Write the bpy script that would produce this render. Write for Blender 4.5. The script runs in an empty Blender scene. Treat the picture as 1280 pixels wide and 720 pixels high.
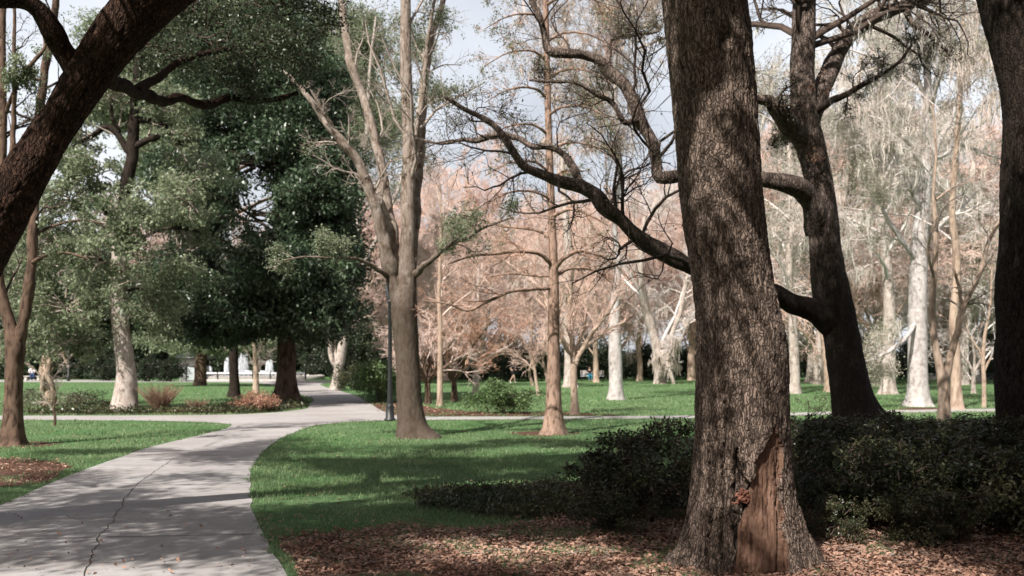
import bpy, math, numpy as np
from mathutils import Vector
rng = np.random.default_rng(11)
S = bpy.context.scene
COL = S.collection
F, YH, EYE = 1200.0, 453.0, 1.6          # focal length in photo pixels, horizon row, eye height

# ------------------------------------------------------------------ camera geometry
def P3(px, py, Y):
    return np.array([(px - 640) / F * Y, Y, EYE + (YH - py) / F * Y])
def G(px, py):
    Y = F * EYE / (py - YH)
    return np.array([(px - 640) / F * Y, Y])
def TR(rows):
    """rows of (px, py, depth, width in px) -> (n,4) x y z r"""
    out = []
    for px, py, Y, w in rows:
        out.append(list(P3(px, py, Y)) + [w / 2 / F * Y])
    return np.array(out)

# ------------------------------------------------------------------ noise
def _hash(i, j, k, s):
    with np.errstate(over='ignore'):
        h = (i.astype(np.int64) * 374761393 + j.astype(np.int64) * 668265263 + k.astype(np.int64) * 2147483647 + s * 974634777) & 0x7fffffff
        h = ((h ^ (h >> 13)) * 1274126177) & 0x7fffffff
        h = (h ^ (h >> 16)) & 0xffff
    return h / 65535.0
def vnoise(p, s=0):
    b = np.floor(p); f = p - b; f = f * f * (3 - 2 * f)
    i, j, k = (b[..., n].astype(np.int64) for n in range(3))
    r = 0
    for a in (0, 1):
        for c in (0, 1):
            for d in (0, 1):
                w = (f[..., 0] if a else 1 - f[..., 0]) * (f[..., 1] if c else 1 - f[..., 1]) * (f[..., 2] if d else 1 - f[..., 2])
                r = r + w * _hash(i + a, j + c, k + d, s)
    return r
def fbm(p, o=3, s=0):
    r, a, t = 0, 1.0, 0
    for n in range(o):
        r = r + a * vnoise(p * 2 ** n, s + n); t += a; a *= .5
    return r / t

# ------------------------------------------------------------------ mesh builder
class MB:
    def __init__(self): self.v, self.f, self.n, self.at = [], [], 0, []
    def add(self, v, f, mi=0, at=None):
        v = np.asarray(v, float).reshape(-1, 3); f = np.asarray(f, np.int64)
        if len(v) == 0 or len(f) == 0: return self
        self.v.append(v); self.f.append((f + self.n, mi)); self.n += len(v)
        self.at.append(np.full(len(v), .5) if at is None else np.asarray(at, float).ravel())
        return self
    def box(self, x0, x1, y0, y1, z0, z1, mi=0):
        v = [(x, y, z) for z in (z0, z1) for y in (y0, y1) for x in (x0, x1)]
        return self.add(v, [(0, 2, 3, 1), (4, 5, 7, 6), (0, 1, 5, 4), (2, 6, 7, 3), (0, 4, 6, 2), (1, 3, 7, 5)], mi)
    def mesh(self, name, mats, off=(0, 0, 0), smooth=True):
        me = bpy.data.meshes.new(name)
        v = np.concatenate(self.v) - np.asarray(off, float)
        me.vertices.add(len(v)); me.vertices.foreach_set('co', v.astype(np.float32).ravel())
        tot = np.concatenate([np.full(len(f), f.shape[1]) for f, _ in self.f]).astype(np.int32)
        idx = np.concatenate([f.ravel() for f, _ in self.f]).astype(np.int32)
        mi = np.concatenate([np.full(len(f), m) for f, m in self.f]).astype(np.int32)
        me.loops.add(len(idx)); me.loops.foreach_set('vertex_index', idx)
        st = np.concatenate([[0], np.cumsum(tot)[:-1]]).astype(np.int32)
        me.polygons.add(len(tot)); me.polygons.foreach_set('loop_start', st)
        me.polygons.foreach_set('loop_total', tot)
        me.polygons.foreach_set('material_index', mi)
        me.polygons.foreach_set('use_smooth', np.full(len(tot), smooth, dtype=bool))
        for m in mats: me.materials.append(m)
        a = me.attributes.new('ridge', 'FLOAT', 'POINT')
        a.data.foreach_set('value', np.concatenate(self.at).astype(np.float32))
        me.update(calc_edges=True); me.validate()
        return me
    def build(self, name, mats, parent=None, smooth=True, label=None):
        if not isinstance(mats, (list, tuple)): mats = [mats]
        off = parent['_base'] if parent is not None and '_base' in parent else (0, 0, 0)
        o = bpy.data.objects.new(name, self.mesh(name, mats, off, smooth)); COL.objects.link(o)
        if parent is not None:
            o.parent = parent
            if '_base' in parent: o['_base'] = list(off)
        if label: o['label'] = label
        return o
def thing(name, label, cat, base, group=None):
    o = bpy.data.objects.new(name, None); COL.objects.link(o)
    o.empty_display_size = .2
    o.location = base; o['_base'] = [float(x) for x in base]
    o['label'] = label; o['category'] = cat
    if group: o['group'] = group
    return o
def tag(o, label=None, cat=None, group=None, kind=None):
    for k, v in (('label', label), ('category', cat), ('group', group), ('kind', kind)):
        if v: o[k] = v
    return o
def dup(root, loc, rz=0, sc=1, label=None, group=None):
    r = root.copy(); COL.objects.link(r); r.location = loc; r.rotation_euler = (0, 0, rz)
    r.scale = (sc, sc, sc) if np.isscalar(sc) else sc
    if label: r['label'] = label
    if group: r['group'] = group
    for ch in list(root.children):
        c = ch.copy(); COL.objects.link(c); c.parent = r
        for g in list(ch.children):
            d = g.copy(); COL.objects.link(d); d.parent = c
    return r

# ------------------------------------------------------------------ tubes
def nrm(a): return a / np.maximum(np.linalg.norm(a, axis=-1, keepdims=True), 1e-9)
def tubes(mb, P, R, k=3, mi=0):
    """batch of N polylines (N,m,3) with radii (N,m)"""
    N, M, _ = P.shape
    if N == 0: return
    T = np.empty_like(P); T[:, 1:-1] = P[:, 2:] - P[:, :-2]; T[:, 0] = P[:, 1] - P[:, 0]; T[:, -1] = P[:, -1] - P[:, -2]
    T = nrm(T)
    D = nrm(P[:, -1] - P[:, 0])
    ref = np.where(np.abs(D[:, 2:3]) > .8, np.array([[1., 0, 0]]), np.array([[0, 0, 1.]]))
    U = nrm(ref[:, None] - (ref[:, None] * T).sum(-1, keepdims=True) * T); V = np.cross(T, U)
    a = np.arange(k) / k * 2 * np.pi
    v = P[:, :, None] + R[:, :, None, None] * (np.cos(a)[None, None, :, None] * U[:, :, None] + np.sin(a)[None, None, :, None] * V[:, :, None])
    i = np.arange(k); j = (i + 1) % k
    q = np.stack([i, j, j + k, i + k], -1)
    q = q[None] + (np.arange(M - 1) * k)[:, None, None]
    q = q.reshape(-1, 4)[None] + (np.arange(N) * M * k)[:, None, None]
    mb.add(v.reshape(-1, 3), q.reshape(-1, 4), mi)
def spline(A, n):
    """Catmull-Rom through rows of A, n samples evenly by length"""
    A = np.asarray(A, float)
    if len(A) == 2: A = np.array([A[0], (A[0] + A[1]) / 2, A[1]])
    E = np.vstack([2 * A[0] - A[1], A, 2 * A[-1] - A[-2]])
    out = []
    for i in range(1, len(E) - 2):
        t = np.linspace(0, 1, 24, endpoint=False)[:, None]
        p0, p1, p2, p3 = E[i - 1:i + 3]
        out.append(.5 * (2 * p1 + (p2 - p0) * t + (2 * p0 - 5 * p1 + 4 * p2 - p3) * t ** 2 + (3 * p1 - p0 - 3 * p2 + p3) * t ** 3))
    out = np.vstack(out + [A[-1:]])
    L = np.concatenate([[0], np.cumsum(np.linalg.norm(np.diff(out[:, :3], axis=0), axis=1))])
    s = np.linspace(0, L[-1], n)
    return np.stack([np.interp(s, L, out[:, c]) for c in range(out.shape[1])], -1)
def frame_along(P):
    T = np.gradient(P, axis=0); T = nrm(T)
    U = np.empty_like(P); u = np.array([0, -1., 0]); u = u - u.dot(T[0]) * T[0]
    if np.linalg.norm(u) < .1: u = np.array([1., 0, 0]) - T[0][0] * T[0]
    u /= np.linalg.norm(u)
    for i in range(len(P)):
        u = u - u.dot(T[i]) * T[i]; u /= np.linalg.norm(u); U[i] = u
    return T, U, np.cross(T, U)
def hero(mb, A, nz, nt, amp=.008, freq=9., stretch=.25, flare=None, lump=.06, seed=0, mi=0, cap=True, edit=None, lump_f=1.0, wob=.55):
    """one bark covered limb: A rows of x y z r; real furrows and ridges in the mesh"""
    A = spline(A, nz); P, R = A[:, :3].copy(), np.maximum(A[:, 3], .003)
    if flare is None and edit is None:
        sl = np.concatenate([[0], np.cumsum(np.linalg.norm(np.diff(P, axis=0), axis=1))]); rm = max(R.mean(), .02)
        q_ = np.stack([sl / (rm * 5), np.full(nz, seed * 1.7), np.full(nz, P[0, 0])], -1)
        fade = np.clip(np.minimum(np.arange(nz), np.arange(nz)[::-1]) / (nz * .12), 0, 1)[:, None]
        P += fade * R[:, None] * .9 * (np.stack([fbm(q_ + k * 5.1, 2, 70 + k) for k in range(3)], -1) - .5)
        R = R * (1 + .38 * (fbm(q_ * 1.7, 2, 77) - .5))
    T, U, V = frame_along(P)
    s = np.concatenate([[0], np.cumsum(np.linalg.norm(np.diff(P, axis=0), axis=1))])
    th = np.arange(nt) / nt * 2 * np.pi
    cs, sn = np.cos(th)[None], np.sin(th)[None]
    r = np.repeat(R[:, None], nt, 1)
    q = np.stack([cs * R[:, None], sn * R[:, None], np.repeat(s[:, None], nt, 1)], -1)
    ql = q * np.array([1.6, 1.6, .9]) * lump_f / max(R.max(), .05) * .5
    r = r * (1 + lump * (fbm(ql + seed * 7.3, 3, seed) - .5) * 2)
    if flare is not None: r = r * flare(th[None], P[:, 2:3])
    qw = q + .25 / freq * (fbm(q * freq * .7 + 3.1, 2, seed + 5)[..., None] - .5) * 2
    b = fbm(qw * np.array([freq, freq, freq * stretch]) + seed * 3.7, 3, seed + 9)
    ridge = np.clip(1 - np.abs(b - .5) * 8.0, 0, 1)          # furrow lines
    fine = fbm(q * freq * 2.3 * np.array([1, 1, .35]), 3, seed + 3)
    flake = np.clip((fbm(qw * np.array([freq * 1.9, freq * 1.9, freq * .55]) + 9.1, 2, seed + 13) - .42) * 4, 0, 1)
    h = .5 * (1 - ridge) + .45 * fine + .35 * flake
    rr = r + amp * (h - .6)
    att = np.clip(h, 0, 1.2)
    pos = P[:, None] + rr[..., None] * (cs[..., None] * U[:, None] + sn[..., None] * V[:, None])
    mask = None
    if edit is not None: pos, att, mask = edit(pos, att, P, U, V, th)
    i = np.arange(nt); j = (i + 1) % nt
    qd = np.stack([i, j, j + nt, i + nt], -1)[None] + (np.arange(nz - 1) * nt)[:, None, None]
    if mask is None:
        mb.add(pos, qd.reshape(-1, 4), mi, att)
        if cap:
            n = len(P); tip = P[-1] + T[-1] * R[-1] * .5
            vv = np.vstack([pos[-1], tip[None]]); mb.add(vv, np.stack([i, j, np.full(nt, nt)], -1), mi)
        return A
    mk = mask[:-1] & mask[1:]
    mb.add(pos, qd[~mk].reshape(-1, 4), mi, att)
    return A, pos, qd[mk].reshape(-1, 4), att
def kids(P, R, n, t0=.3, ang=(30, 60), lr=.5, m=6, wand=.15, up=.1, rr=.6, taper=.3, t1=1.0, rmin=.003, trop=0.):
    N, M, _ = P.shape
    t = rng.uniform(t0, t1, (N, n)); s = t * (M - 1) * .9999; i = s.astype(int); fr = (s - i)[..., None]
    ar = np.arange(N)[:, None]
    p = P[ar, i] * (1 - fr) + P[ar, i + 1] * fr
    tan = nrm(P[ar, i + 1] - P[ar, i]); rad = R[ar, i] * (1 - fr[..., 0]) + R[ar, i + 1] * fr[..., 0]
    Lp = np.linalg.norm(np.diff(P, axis=1), axis=-1).sum(1)[:, None]
    L = lr * Lp * (1.2 - .6 * t) * rng.uniform(.65, 1.3, (N, n))
    a = np.radians(rng.uniform(ang[0], ang[1], (N, n)))[..., None]
    rv = rng.normal(size=(N, n, 3)); perp = nrm(np.cross(tan, rv))
    d = nrm(tan * np.cos(a) + perp * np.sin(a) + np.array([0, 0, up]))
    out = [p]; d = d.copy()
    for _ in range(m - 1):
        p = p + d * (L / (m - 1))[..., None]; out.append(p)
        d = nrm(d + wand * rng.normal(size=d.shape) + np.array([0, 0, trop]))
    Q = np.stack(out, 2).reshape(N * n, m, 3)
    r0 = np.maximum(rad * rr, rmin).reshape(-1, 1)
    return Q, np.maximum(r0 * np.linspace(1, taper, m)[None], rmin * .6)
def pack(lst, m):
    """list of (n,4) limbs -> arrays resampled to m points"""
    A = np.stack([spline(a, m) for a in lst]); return A[..., :3], A[..., 3]
# ------------------------------------------------------------------ leaves
def leaves(mb, C, L, W, mi=0, upb=.5, droop=0., fold=.15, out=None, outw=0.):
    n = len(C)
    if n == 0: return
    d = rng.normal(size=(n, 3)) + np.array([0, 0, -droop])
    if out is not None: d = d + out * outw
    d = nrm(d); nn = rng.normal(size=(n, 3)) + np.array([0, 0, upb * 2])
    s = nrm(np.cross(d, nn)); u = np.cross(s, d)
    l = (L * rng.uniform(.5, 1.3, n))[:, None]; w = (W * rng.uniform(.7, 1.2, n))[:, None]
    v = np.stack([C, C + d * l * .45 + s * w * .5 + u * w * fold, C + d * l - u * l * .08, C + d * l * .45 - s * w * .5 + u * w * fold], 1)
    mb.add(v.reshape(-1, 3), (np.arange(n) * 4)[:, None] + np.array([[0, 1, 2, 3]]), mi)
def lobe_points(c, r, n, shell=.55):
    d = nrm(rng.normal(size=(n, 3))); k = (shell + (1 - shell) * rng.random((n, 1))) ** .8
    return np.asarray(c) + d * k * np.asarray(r)
def foliage(mb, lobes, clump_d, per, cr, L, W, limb_from=None, mi_leaf=1, mi_twig=0, droop=.3, upb=.5, keep=None, twig_r=.012, shell=.35, gap=.42, gapf=.55, flat=.7):
    """lobes: (centre, radii). Clumps of leaves through each lobe's volume, each clump carried by a twig."""
    allc = []
    for c, r in lobes:
        n = max(3, int(clump_d * (r[0] * r[1] * r[2]) ** (2 / 3)))
        q = lobe_points(c, r, n, shell)
        q = q[fbm(q * gapf + 17.3, 2, 4) > gap]
        if keep is not None: q = q[keep(q)]
        if len(q) == 0: continue
        allc.append(q)
        src = np.asarray(c) + (q - np.asarray(c)) * .25 + rng.normal(size=q.shape) * .1
        if limb_from is not None: src = src + (np.asarray(limb_from(np.asarray(c))) - src) * .12
        mid = (src + q) / 2 + rng.normal(size=q.shape) * .08 * np.linalg.norm(q - src, axis=1)[:, None] + np.array([0, 0, .05])
        tubes(mb, np.stack([src, mid, q], 1), np.tile(np.array([[2.2, 1.5, .6]]) * twig_r, (len(q), 1)), 4, mi_twig)
    C = np.concatenate(allc) if allc else np.zeros((0, 3))
    if len(C) == 0: return C
    k = rng.integers(int(per * .6), int(per * 1.4), len(C))
    rep = np.repeat(np.arange(len(C)), k)
    d = nrm(rng.normal(size=(len(rep), 3))); rad = rng.random((len(rep), 1)) ** .45
    cs = (cr * rng.uniform(.6, 1.4, len(C)))[rep][:, None]
    pts = C[rep] + d * rad * cs * np.array([1, 1, flat])
    leaves(mb, pts, L, W, mi_leaf, upb, droop, out=d, outw=.6)
    # fine shoots inside each clump
    ns = min(len(pts), 4 * len(C)); pick = rng.choice(len(pts), ns, replace=False)
    a = C[rep[pick]]; b = pts[pick]
    tubes(mb, np.stack([a, (a + b) / 2 + rng.normal(size=a.shape) * .03, b], 1), np.tile(np.array([[.5, .4, .25]]) * twig_r, (ns, 1)), 3, mi_twig)
    return C
def moss(mb, C, per=12, length=(.5, 1.6), w=.03, spread=.12, mi=0, sway=.12):
    n = len(C) * per
    if n == 0: return
    b = np.repeat(C, per, 0) + rng.normal(size=(n, 3)) * np.array([spread, spread, spread * .6])
    cl = np.repeat(length[0] + (length[1] - length[0]) * rng.random(len(C)) ** 2.2, per)
    L = cl * rng.uniform(.25, 1.1, n)
    a = rng.uniform(0, np.pi, n); s = np.stack([np.cos(a), np.sin(a), np.zeros(n)], -1)
    m = 4; sw = rng.normal(size=(n, 3)) * sway; sw[:, 2] = 0
    pts = []
    for j in range(m):
        t = j / (m - 1); c = b + np.array([0, 0, -1]) * (L * t)[:, None] + sw * t ** 1.5 * L[:, None] + rng.normal(size=(n, 3)) * .03 * (j > 0)
        ww = (w * rng.uniform(.5, 1.3, n) * (.7, 1.5, 1.0, .12)[j])[:, None]
        pts += [c - s * ww / 2, c + s * ww / 2]
    v = np.stack(pts, 1)
    q = np.array([[0, 1, 3, 2], [2, 3, 5, 4], [4, 5, 7, 6]])
    mb.add(v.reshape(-1, 3), ((np.arange(n) * 8)[:, None, None] + q[None]).reshape(-1, 4), mi)

# ------------------------------------------------------------------ materials
class NT:
    def __init__(self, name):
        self.m = bpy.data.materials.new(name); self.m.use_nodes = True
        self.t = self.m.node_tree; self.t.nodes.clear()
        self.out = self.t.nodes.new('ShaderNodeOutputMaterial')
    def n(self, typ, **kw):
        nd = self.t.nodes.new('ShaderNode' + typ)
        for k, v in kw.items():
            if k[0] == '_': setattr(nd, k[1:], v)
            else:
                nd.inputs[k.replace('__', ' ')].default_value = v
        return nd
    def l(self, a, b): self.t.links.new(a, b); return self
    def ramp(self, fac, stops):
        r = self.t.nodes.new('ShaderNodeValToRGB'); e = r.color_ramp.elements
        while len(e) < len(stops): e.new(.5)
        for x, (p, c) in zip(e, stops): x.position = p; x.color = (*c, 1) if len(c) == 3 else c
        self.l(fac, r.inputs[0]); return r.outputs[0]
    def coord(self, scale=(1, 1, 1), kind='Object'):
        tc = self.n('TexCoord'); mp = self.n('Mapping'); mp.inputs['Scale'].default_value = scale
        self.l(tc.outputs[kind], mp.inputs[0]); return mp.outputs[0]
    def noise(self, vec, scale, detail=4, rough=.6, dist=0):
        x = self.n('TexNoise', Scale=scale, Detail=detail, Roughness=rough, Distortion=dist); self.l(vec, x.inputs['Vector']); return x.outputs[0]
    def mix(self, fac, a, b, mode='MIX'):
        x = self.t.nodes.new('ShaderNodeMix'); x.data_type = 'RGBA'; x.blend_type = mode
        for s, i in ((fac, 0), (a, 6), (b, 7)):
            if isinstance(s, (int, float)): x.inputs[i].default_value = s
            elif isinstance(s, tuple): x.inputs[i].default_value = (*s, 1)
            else: self.l(s, x.inputs[i])
        return x.outputs[2]
    def math(self, op, a, b=0.):
        x = self.n('Math', _operation=op)
        for s, i in ((a, 0), (b, 1)):
            if isinstance(s, (int, float)): x.inputs[i].default_value = s
            else: self.l(s, x.inputs[i])
        return x.outputs[0]
    def bump(self, h, strength=.5, dist=.02):
        b = self.n('Bump', Strength=strength, Distance=dist); self.l(h, b.inputs['Height']); return b.outputs[0]
    def surf(self, col, rough=.9, normal=None, spec=.2):
        p = self.n('BsdfPrincipled', Roughness=rough); p.inputs['Specular IOR Level'].default_value = spec
        if isinstance(col, tuple): p.inputs['Base Color'].default_value = (*col, 1)
        else: self.l(col, p.inputs['Base Color'])
        if normal is not None: self.l(normal, p.inputs['Normal'])
        self.l(p.outputs[0], self.out.inputs[0]); return self.m

def bark(name, dark, light, lichen=None, scale=1., fine=22., bump=.6, lich_amt=.55, lsc=5.5, foot=None, plates=0):
    m = NT(name); v = m.coord((1, 1, .24)); w = m.coord()
    a = m.n('Attribute', _attribute_name='ridge').outputs['Fac']
    n1 = m.noise(v, fine * scale, 6, .7, .3)
    f = m.math('ADD', m.math('MULTIPLY', a, .42), m.math('MULTIPLY', n1, .78))
    c = m.ramp(f, [(.40, tuple(x * .35 for x in dark)), (.53, dark), (.64, tuple(x * .5 + y * .5 for x, y in zip(light, dark))), (.76, light)])
    big = m.noise(w, 1.7 * scale, 4, .6)
    c = m.mix(m.ramp(big, [(.35, (0, 0, 0)), (.7, (.55, .55, .55))]), c, tuple((x * .6 + y * .4) for x, y in zip(dark, light)))
    if lichen:
        n3 = m.noise(w, lsc * scale, 8, .75)
        c = m.mix(m.ramp(n3, [(lich_amt, (0, 0, 0)), (lich_amt + .12, (.75, .75, .75))]), c, lichen)
    if plates:      # small scaly plates with dark cracks between them
        jit = m.n('TexNoise', Scale=9., Detail=4.); m.l(w, jit.inputs['Vector'])
        vm = m.n('VectorMath', _operation='MULTIPLY_ADD'); vm.inputs[1].default_value = (.085, .085, .085); m.l(jit.outputs['Color'], vm.inputs[0]); m.l(m.coord((1, 1, .26)), vm.inputs[2])
        ve = m.n('TexVoronoi', _feature='DISTANCE_TO_EDGE', Scale=plates); vc = m.n('TexVoronoi', Scale=plates)
        m.l(vm.outputs[0], ve.inputs['Vector']); m.l(vm.outputs[0], vc.inputs['Vector'])
        sp = m.n('SeparateXYZ'); m.l(vc.outputs['Color'], sp.inputs[0])
        c = m.mix(m.ramp(sp.outputs[0], [(.2, (0, 0, 0)), (.95, (.6, .6, .6))]), c, tuple(min(1, x * 1.25) for x in light))
        c = m.mix(m.ramp(ve.outputs['Distance'], [(.0, (.75, .75, .75)), (.17, (0, 0, 0))]), c, tuple(x * .3 for x in dark))
    if foot:      # algae stained lower bole, its colour darkened further to stand for shade
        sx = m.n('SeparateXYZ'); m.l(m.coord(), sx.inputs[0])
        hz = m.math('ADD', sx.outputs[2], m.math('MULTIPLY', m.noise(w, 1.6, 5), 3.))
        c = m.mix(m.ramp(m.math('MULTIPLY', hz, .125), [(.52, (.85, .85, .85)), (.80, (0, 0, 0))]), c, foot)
    h = m.noise(v, fine * scale * 1.8, 8, .75)
    if plates: h = m.math('ADD', h, m.math('MULTIPLY', m.ramp(ve.outputs['Distance'], [(.0, (0, 0, 0)), (.2, (1, 1, 1))]), 1.1))
    return m.surf(c, .92, m.bump(h, bump, .012), .12)
def leafmat(name, cols, trans=.35, gloss=.45, spec=.4):
    m = NT(name)
    g = m.n('NewGeometry').outputs['Random Per Island']
    k = len(cols); c = m.ramp(g, [(i / max(k - 1, 1), x) for i, x in enumerate(cols)])
    big = m.noise(m.coord((1, 1, 1)), .8, 3)
    c = m.mix(m.ramp(big, [(.35, (0, 0, 0)), (.65, (.5, .5, .5))]), c, tuple(min(1, x * 1.5) for x in cols[-1]))
    p = m.n('BsdfPrincipled', Roughness=gloss); p.inputs['Specular IOR Level'].default_value = spec
    m.l(c, p.inputs['Base Color'])
    t = m.n('BsdfTranslucent'); m.l(m.mix(.5, c, tuple(min(1, x * 1.6) for x in cols[-1])), t.inputs[0])
    x = m.n('MixShader'); x.inputs[0].default_value = trans
    m.l(p.outputs[0], x.inputs[1]); m.l(t.outputs[0], x.inputs[2]); m.l(x.outputs[0], m.out.inputs[0])
    return m.m
def plain(name, col, rough=.7, var=.15, scale=8., spec=.3, kin=None):
    m = NT(name); n = m.noise(m.coord(), scale, 5)
    c = m.ramp(n, [(.3, tuple(x * (1 - var) for x in col)), (.7, tuple(min(1, x * (1 + var)) for x in col))])
    if kin:      # every tree its own tint
        oi = m.n('ObjectInfo'); c = m.mix(oi.outputs['Random'], c, m.mix(.5, c, kin))
        c = m.mix(m.math('MULTIPLY', m.math('FRACT', m.math('MULTIPLY', oi.outputs['Random'], 7.31)), .35), c, tuple(x * .55 for x in col))
    return m.surf(c, rough, m.bump(n, .15, .01), spec)

M = {}
M['oak'] = bark('oak_bark', (.050, .037, .029), (.275, .205, .165), (.34, .29, .25), fine=58, bump=1., lich_amt=.62, lsc=18, plates=46)
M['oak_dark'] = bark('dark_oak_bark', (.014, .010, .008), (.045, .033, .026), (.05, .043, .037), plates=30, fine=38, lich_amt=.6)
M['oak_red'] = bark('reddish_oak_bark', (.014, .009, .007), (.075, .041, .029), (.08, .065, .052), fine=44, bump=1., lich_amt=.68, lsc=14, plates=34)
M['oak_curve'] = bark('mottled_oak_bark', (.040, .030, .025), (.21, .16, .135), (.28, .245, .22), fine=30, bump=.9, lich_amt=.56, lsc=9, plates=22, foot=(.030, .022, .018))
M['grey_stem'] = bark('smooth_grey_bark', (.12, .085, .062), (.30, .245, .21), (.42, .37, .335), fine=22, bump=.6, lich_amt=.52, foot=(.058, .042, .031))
M['cypress'] = bark('cypress_bark', (.13, .083, .06), (.36, .245, .19), None, fine=20)
M['pale'] = bark('pale_bark', (.20, .155, .13), (.43, .37, .33), (.52, .475, .44), fine=16, bump=.4, lich_amt=.5)
M['white'] = bark('whitish_bark', (.27, .235, .22), (.47, .43, .415), (.53, .505, .495), fine=14, bump=.3, lich_amt=.48)
M['brown'] = bark('brown_bark', (.05, .032, .024), (.155, .103, .076), None, fine=16)
M['tan'] = bark('tan_bark', (.23, .165, .125), (.43, .33, .26), None, fine=12)
M['twig_pink'] = plain('pinkish_twig', (.66, .47, .39), .9, .3, 1.2, .1, (.62, .52, .48))
M['twig_tan'] = plain('tan_twig', (.60, .53, .49), .9, .3, 1.2, .1, (.66, .64, .64))
M['twig_grey'] = plain('grey_twig', (.31, .26, .225), .9, .3, 1.5, .1)
M['twig_dark'] = plain('dark_twig', (.075, .055, .045), .9, .3, 2, .1)
M['twig_rust'] = plain('rusty_twig', (.42, .26, .19), .9, .35, 2, .1)
M['moss'] = leafmat('hanging_moss', [(.36, .33, .28), (.54, .50, .455), (.44, .39, .34), (.60, .57, .53)], .4, .9, .05)
M['moss_pink'] = leafmat('pinkish_moss', [(.44, .35, .31), (.58, .49, .445), (.50, .41, .365), (.62, .56, .52)], .4, .9, .05)
M['leaf_oak'] = leafmat('oak_leaf', [(.012, .022, .013), (.022, .038, .019), (.04, .062, .03), (.085, .105, .058)], .25)
M['leaf_mag'] = leafmat('magnolia_leaf', [(.010, .022, .014), (.018, .038, .020), (.034, .062, .032), (.09, .125, .07)], .16, .36, .5)
M['leaf_mid'] = leafmat('small_green_leaf', [(.026, .046, .022), (.06, .092, .042), (.13, .168, .085), (.25, .28, .18)], .35)
M['leaf_olive'] = leafmat('olive_leaf', [(.07, .085, .045), (.11, .12, .07), (.16, .16, .10), (.20, .18, .13)], .35)
M['leaf_pale'] = leafmat('pale_olive_leaf', [(.10, .11, .07), (.19, .19, .125), (.30, .29, .21), (.42, .40, .32)], .4)
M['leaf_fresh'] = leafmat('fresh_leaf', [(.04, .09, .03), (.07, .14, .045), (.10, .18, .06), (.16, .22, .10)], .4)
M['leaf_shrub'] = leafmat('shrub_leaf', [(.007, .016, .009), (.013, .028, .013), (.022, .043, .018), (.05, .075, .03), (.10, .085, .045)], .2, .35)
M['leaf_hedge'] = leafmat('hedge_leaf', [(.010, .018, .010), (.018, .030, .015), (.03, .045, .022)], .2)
M['leaf_rust'] = leafmat('rusty_leaf', [(.30, .12, .07), (.38, .18, .11), (.42, .26, .19)], .4, .7)
M['leaf_tan'] = leafmat('dry_leaf', [(.30, .22, .16), (.40, .30, .23), (.34, .22, .15)], .35, .8)
M['litter'] = leafmat('fallen_leaf', [(.07, .030, .019), (.145, .062, .038), (.22, .108, .070), (.32, .175, .125), (.10, .045, .030), (.43, .28, .21)], .1, .6, .25)
M['grass'] = leafmat('grass_blade', [(.036, .098, .033), (.072, .160, .054), (.122, .22, .088), (.25, .30, .17)], .35, .6, .2)

def ground_mat():
    m = NT('lawn_ground'); w = m.coord(kind='Object')
    n1 = m.noise(w, .35, 5, .6); n2 = m.noise(w, 9, 6, .7); n3 = m.noise(w, 60, 4, .7)
    c = m.ramp(n2, [(.3, (.042, .10, .032)), (.55, (.085, .17, .06)), (.75, (.14, .225, .10))])
    c = m.mix(m.ramp(n1, [(.4, (0, 0, 0)), (.68, (.55, .55, .55))]), c, (.15, .20, .11))
    c = m.mix(m.ramp(m.noise(w, 1.3, 6, .7), [(.62, (0, 0, 0)), (.72, (.4, .4, .4))]), c, (.16, .12, .085))
    h = m.math('ADD', n2, n3)
    return m.surf(c, .95, m.bump(h, .9, .03), .1)
def mulch_mat():
    m = NT('mulch'); w = m.coord()
    v = m.n('TexVoronoi', Scale=38.); m.l(w, v.inputs['Vector'])
    n2 = m.noise(w, 2.2, 5)
    c = m.ramp(v.outputs['Color'], [(.1, (.05, .026, .018)), (.5, (.12, .064, .044)), (.9, (.24, .14, .10))])
    c = m.mix(m.ramp(n2, [(.4, (0, 0, 0)), (.65, (.6, .6, .6))]), c, (.065, .038, .028))
    return m.surf(c, .95, m.bump(m.math('ADD', v.outputs['Distance'], m.noise(w, 90, 3)), 1., .02), .1)
def concrete_mat():
    m = NT('concrete_path'); w = m.coord()
    n1 = m.noise(w, .5, 6, .65); n2 = m.noise(w, 5, 8, .7); n3 = m.noise(w, 140, 3, .7)
    st = m.noise(m.coord((.35, 1.6, 1)), 1.1, 6, .6, .6)
    c = m.ramp(n2, [(.25, (.265, .247, .241)), (.5, (.36, .342, .336)), (.75, (.43, .41, .404))])
    c = m.mix(m.ramp(n1, [(.38, (.55, .55, .55)), (.6, (0, 0, 0))]), c, (.25, .222, .212))
    c = m.mix(m.ramp(st, [(.5, (0, 0, 0)), (.68, (.45, .45, .45))]), c, (.21, .18, .17))
    c = m.mix(m.ramp(n3, [(.35, (.35, .35, .35)), (.5, (0, 0, 0))]), c, (.19, .178, .174))
    return m.surf(c, .88, m.bump(m.math('ADD', m.math('MULTIPLY', n3, .5), n2), .35, .01), .25)
M['ground'], M['mulch'], M['concrete'] = ground_mat(), mulch_mat(), concrete_mat()
def wood_mat():
    m = NT('torn_wood'); v = m.coord((1, 1, .07)); w = m.coord()
    n = m.noise(v, 34, 8, .75, .5); b = m.noise(m.coord((1, 1, .25)), 5, 5)
    c = m.ramp(n, [(.36, (.035, .019, .013)), (.47, (.15, .083, .056)), (.7, (.27, .165, .118))])
    c = m.mix(m.ramp(b, [(.5, (0, 0, 0)), (.72, (.7, .7, .7))]), c, (.10, .058, .042))
    return m.surf(c, .85, m.bump(n, .9, .015), .2)
M['wood'] = wood_mat()
M['redwood'] = plain('red_torn_wood', (.20, .085, .058), .8, .4, 30)
M['crack'] = plain('crack_dirt', (.055, .045, .038), .95, .3, 30, .05)
M['iron'] = plain('black_iron', (.016, .017, .018), .5, .2, 10, .5)
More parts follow.
